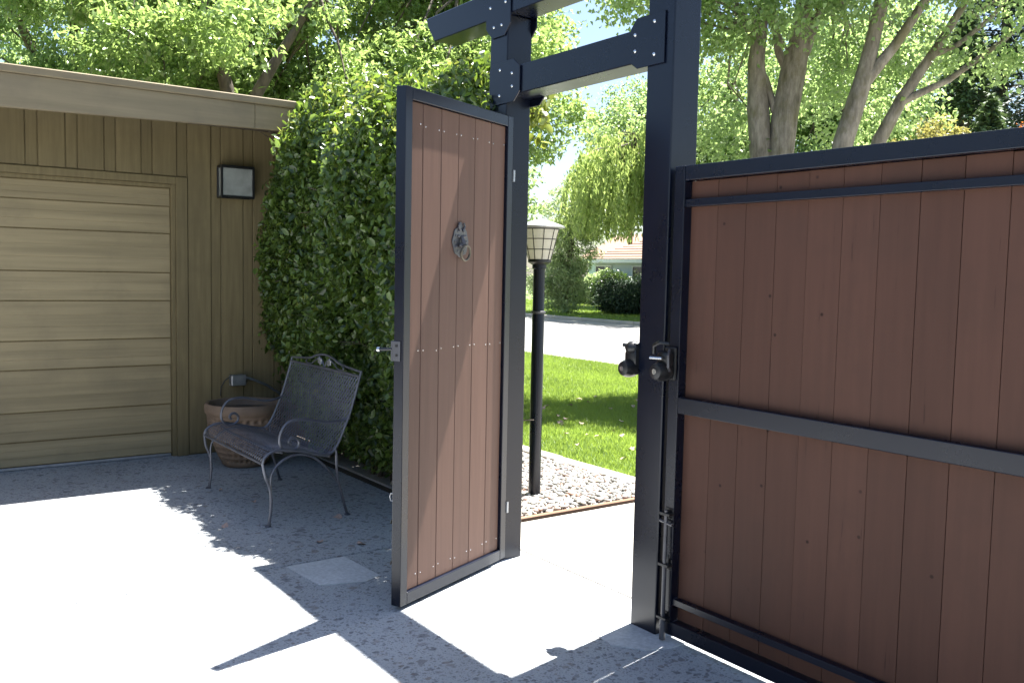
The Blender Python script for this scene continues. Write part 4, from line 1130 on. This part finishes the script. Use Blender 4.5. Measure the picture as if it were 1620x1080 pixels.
conifer('conifer_tree', 'low green conifer just above the gate top at the right', (-9.9, 21.6, 0), 6.2, 2.2, 'leaf_cypress', 44, 340)
make_tree('golden_shrub', 'golden yellow shrub just above the drive gate top', None, (-8.9, 17.6, 0),
          [([(-8.9, 17.6, 0), (-8.9, 17.6, 2), (-8.9, 17.6, 4.2)], [.09, .07, .02])],
          [(-8.9, 17.6, 4.35, .95, .8, .85), (-9.9, 17.4, 4.0, .7, .7, .7), (-9.2, 17.6, 2.6, 1.2, 1.0, 1.4)], 'leaf_gold', 'bark_dark', nclump=170, rclump=.30, per=75, L=.09, W=.06, seed=50, limbs=20, cat='shrub', limb_r=.02)
make_tree('red_shrub', 'orange red shrub tip at the right edge above the gate', None, (-6.7, 17.7, 0),
          [([(-6.7, 17.7, 0), (-6.7, 17.7, 2), (-6.7, 17.7, 4.2)], [.08, .06, .02])],
          [(-6.7, 17.7, 4.2, .55, .6, .9), (-6.7, 17.7, 2.6, .9, .8, 1.3)], 'leaf_red', 'bark_dark', nclump=100, rclump=.28, per=65, L=.09, W=.06, seed=51, limbs=12, cat='shrub', limb_r=.02)

# ================================================================== HOUSE ACROSS THE STREET
HYF = 28.0
ho = thing('house', (-26.5, 32, 0), 'pale blue grey single storey house with tan shingled hip roof across the street', 'house')
ho_o = Vector((-26.5, 32, 0))
def hp_(mb, name, mat, parent=None, **k):
    for v in mb.bm.verts: v.co -= ho_o
    return mb.build(name, mat, parent or ho, **k)
hw = hp_(MB().box(-32.9, -20, HYF, 36, 0, 2.25), 'wall', 'house_wall')
ez = 2.27
ex0, ex1, ey0, ey1 = -33.35, -19.5, HYF-.45, 36.45
rz_ = 4.25
A_ = Vector((ex0, ey0, ez)); B_ = Vector((ex1, ey0, ez)); C_ = Vector((ex0, ey1, ez)); D_ = Vector((ex1, ey1, ez))
R0 = Vector((ex0+4.2, 32, rz_)); R1 = Vector((ex1-4.2, 32, rz_))
m = MB(); vs = [m.bm.verts.new(v) for v in (A_, B_, C_, D_, R0, R1)]
for f in ((0, 1, 5, 4), (1, 3, 5), (3, 2, 4, 5), (2, 0, 4), (0, 2, 3, 1)): m.bm.faces.new([vs[i] for i in f])
roof_h = hp_(m, 'roof', 'shingle')
# shingle courses on the two slopes that face the street and the gate
def course(P0, P1, Q0, Q1, n, parent):
    nrm = (P1-P0).cross(Q0-P0).normalized()
    if nrm.z < 0: nrm = -nrm
    for k in range(n):
        t0, t1 = k/n, min(1, (k+1.15)/n)
        a, b_ = P0.lerp(Q0, t0), P1.lerp(Q1, t0); c, d = P1.lerp(Q1, t1), P0.lerp(Q0, t1)
        mm = MB(); v = [mm.bm.verts.new(q) for q in (a+nrm*.05, b_+nrm*.05, c+nrm*.012, d+nrm*.012, a+nrm*.005, b_+nrm*.005)]
        mm.bm.faces.new((v[0], v[1], v[2], v[3])); mm.bm.faces.new((v[4], v[5], v[1], v[0]))
        hp_(mm, 'shingle_course', 'shingle', parent)
course(A_, B_, R0, R1, 15, roof_h); course(C_, A_, R0, R0+Vector((0, .02, 0)), 15, roof_h)
hp_(MB().box(ex0-.02, ex1, ey0-.05, ey0+.02, ez-.16, ez+.02).box(ex0-.05, ex0+.02, ey0+.021, ey1, ez-.16, ez+.02), 'eave_board', 'white_paint', roof_h)
for x0, x1 in ((-32.75, -31.65), (-30.05, -28.4), (-26.4, -24.6)):
    z0, z1 = 1.02, 1.93
    wn_ = hp_(MB().box(x0, x1, HYF-.03, HYF+.05, z0, z1), 'window', 'window_glass')
    hp_(MB().box(x0-.06, x1+.06, HYF-.06, HYF-.031, z1, z1+.07).box(x0-.06, x1+.06, HYF-.08, HYF-.031, z0-.07, z0)
        .box(x0-.06, x0, HYF-.059, HYF-.031, z0+.001, z1-.001).box(x1, x1+.06, HYF-.059, HYF-.031, z0+.001, z1-.001)
        .box((x0+x1)/2+.12, (x0+x1)/2+.18, HYF-.058, HYF-.031, z0+.001, z1-.001), 'window_frame', 'white_paint', wn_)
hp_(MB().tube([(-30.2, 29.6, 2.9), (-30.2, 29.6, 3.5)], .05, 8), 'vent_pipe', 'galv', roof_h)
# second roof showing behind
h2 = thing('neighbour_house', (-40, 40, 0), 'second house behind with its pale roof showing over the first', 'house')
MB().box(-4, 4, -3, 3, 0, 2.6).build('wall', 'house_wall', h2)
MB().prism([(-3.5, 2.6), (3.5, 2.6), (0, 4.3)], 'x', -4.5, 4.5).build('roof', 'shingle', h2)

# shrubs before the house
def shrub(name, label, base, rx, ry, h, mat, seed, n=90, L=.13, W=.08, rcl=.32, per=70, group='shrubs before the house'):
    return make_tree(name, label, group, base, [([base, (base[0], base[1], h*.4), (base[0]+.05, base[1], h*.75)], [.07, .05, .02])],
                     [(base[0], base[1], h*.5, rx, ry, h*.5)], mat, 'bark_dark', nclump=n, rclump=rcl, per=per, L=L, W=W, droop=.0, seed=seed, limbs=14, cat='shrub', limb_r=.02, shell=.7)
shrub('clipped_shrub', 'dark rounded shrub under the house window, leftmost', (-32.4, 26.3, 0), 1.0, .9, 1.35, 'leaf_shrub', 61, 130)
shrub('clipped_shrub', 'pale flowering shrub between the dark ones before the house', (-31.2, 26.9, 0), .9, .8, 1.65, 'leaf_olive', 62, 110)
shrub('clipped_shrub', 'dark hedge shrub beside the white window frame', (-29.6, 26.4, 0), 1.3, .9, 1.6, 'leaf_shrub', 63, 170)
shrub('clipped_shrub', 'dark hedge shrub at the right end before the house', (-27.2, 26.4, 0), 1.4, .9, 1.5, 'leaf_shrub', 64, 170)
shrub('juniper_shrub', 'blue green spreading juniper near the far kerb', (-22.4, 20.4, 0), 1.15, 1.0, 1.25, 'leaf_juniper', 65, 200, .12, .05, .3, 80)
shrub('juniper_shrub', 'larger blue green juniper behind the near one at the far kerb', (-21.6, 21.3, 0), 1.2, 1.0, 1.55, 'leaf_juniper', 66, 200, .12, .05, .3, 80)
pole = thing('utility_pole', (-40, 37, 0), 'brown timber utility pole beyond the house roof', 'pole')
MB().tube([(0, 0, 0), (0, 0, 7.5)], [.16, .12], 10).build('pole', 'redwood', pole, smooth=True)
MB().box(-1.1, 1.1, -.06, .06, 6.6, 6.75).build('cross_arm', 'redwood', pole)

# ================================================================== LITTER
lf_me = []
for k in range(4):
    m = MB(); r = .03+.008*k
    vv = [m.bm.verts.new((r*math.cos(a)*(1+.25*math.sin(3*a+k)), r*.7*math.sin(a), .012*math.cos(2*a+k))) for a in [2*math.pi*i/9 for i in range(9)]]
    c = m.bm.verts.new((0, 0, .004))
    for i in range(9): m.bm.faces.new((c, vv[i], vv[(i+1) % 9]))
    lf_me.append(m)
lf_me = [m.mesh('fallen_leaf') for m in lf_me]
spots = []
rq = np.random.default_rng(91)
for k in range(26):
    d = 6.2+4.5*rq.random(); a = rad(-52.5+6.5*rq.random())
    x, yv = camxy[0]+d*math.sin(a), camxy[1]+d*math.cos(a)
    if yv > 1.95 and x < -1.9: spots.append((x, yv, .045, 'dead_leaf', 'dry curled leaf lying on the near lawn', 'fallen leaves on the lawn', .7))
for x, yv in ((-2.9, -.62), (-2.45, -.95), (-1.75, -.45), (-2.3, -.33), (-3.3, -.70), (-1.9, -.62)):
    spots.append((x, yv, .006, 'dead_leaf', 'small dry leaf on the shaded paving by the bench', 'fallen leaves by the bench', .6))
for x, yv, z, mt, lab, grp, s in spots:
    me = lf_me[rq.integers(4)].copy() if mt else None
    me.materials.clear(); me.materials.append(MAT[mt])
    o = bpy.data.objects.new('fallen_leaf', me); COL.objects.link(o)
    o.location = (x, yv, z); o.rotation_euler = (rq.normal()*.25, rq.normal()*.25, rq.random()*6.28); o.scale = (s,)*3
    tag(o, lab, 'leaf', grp)
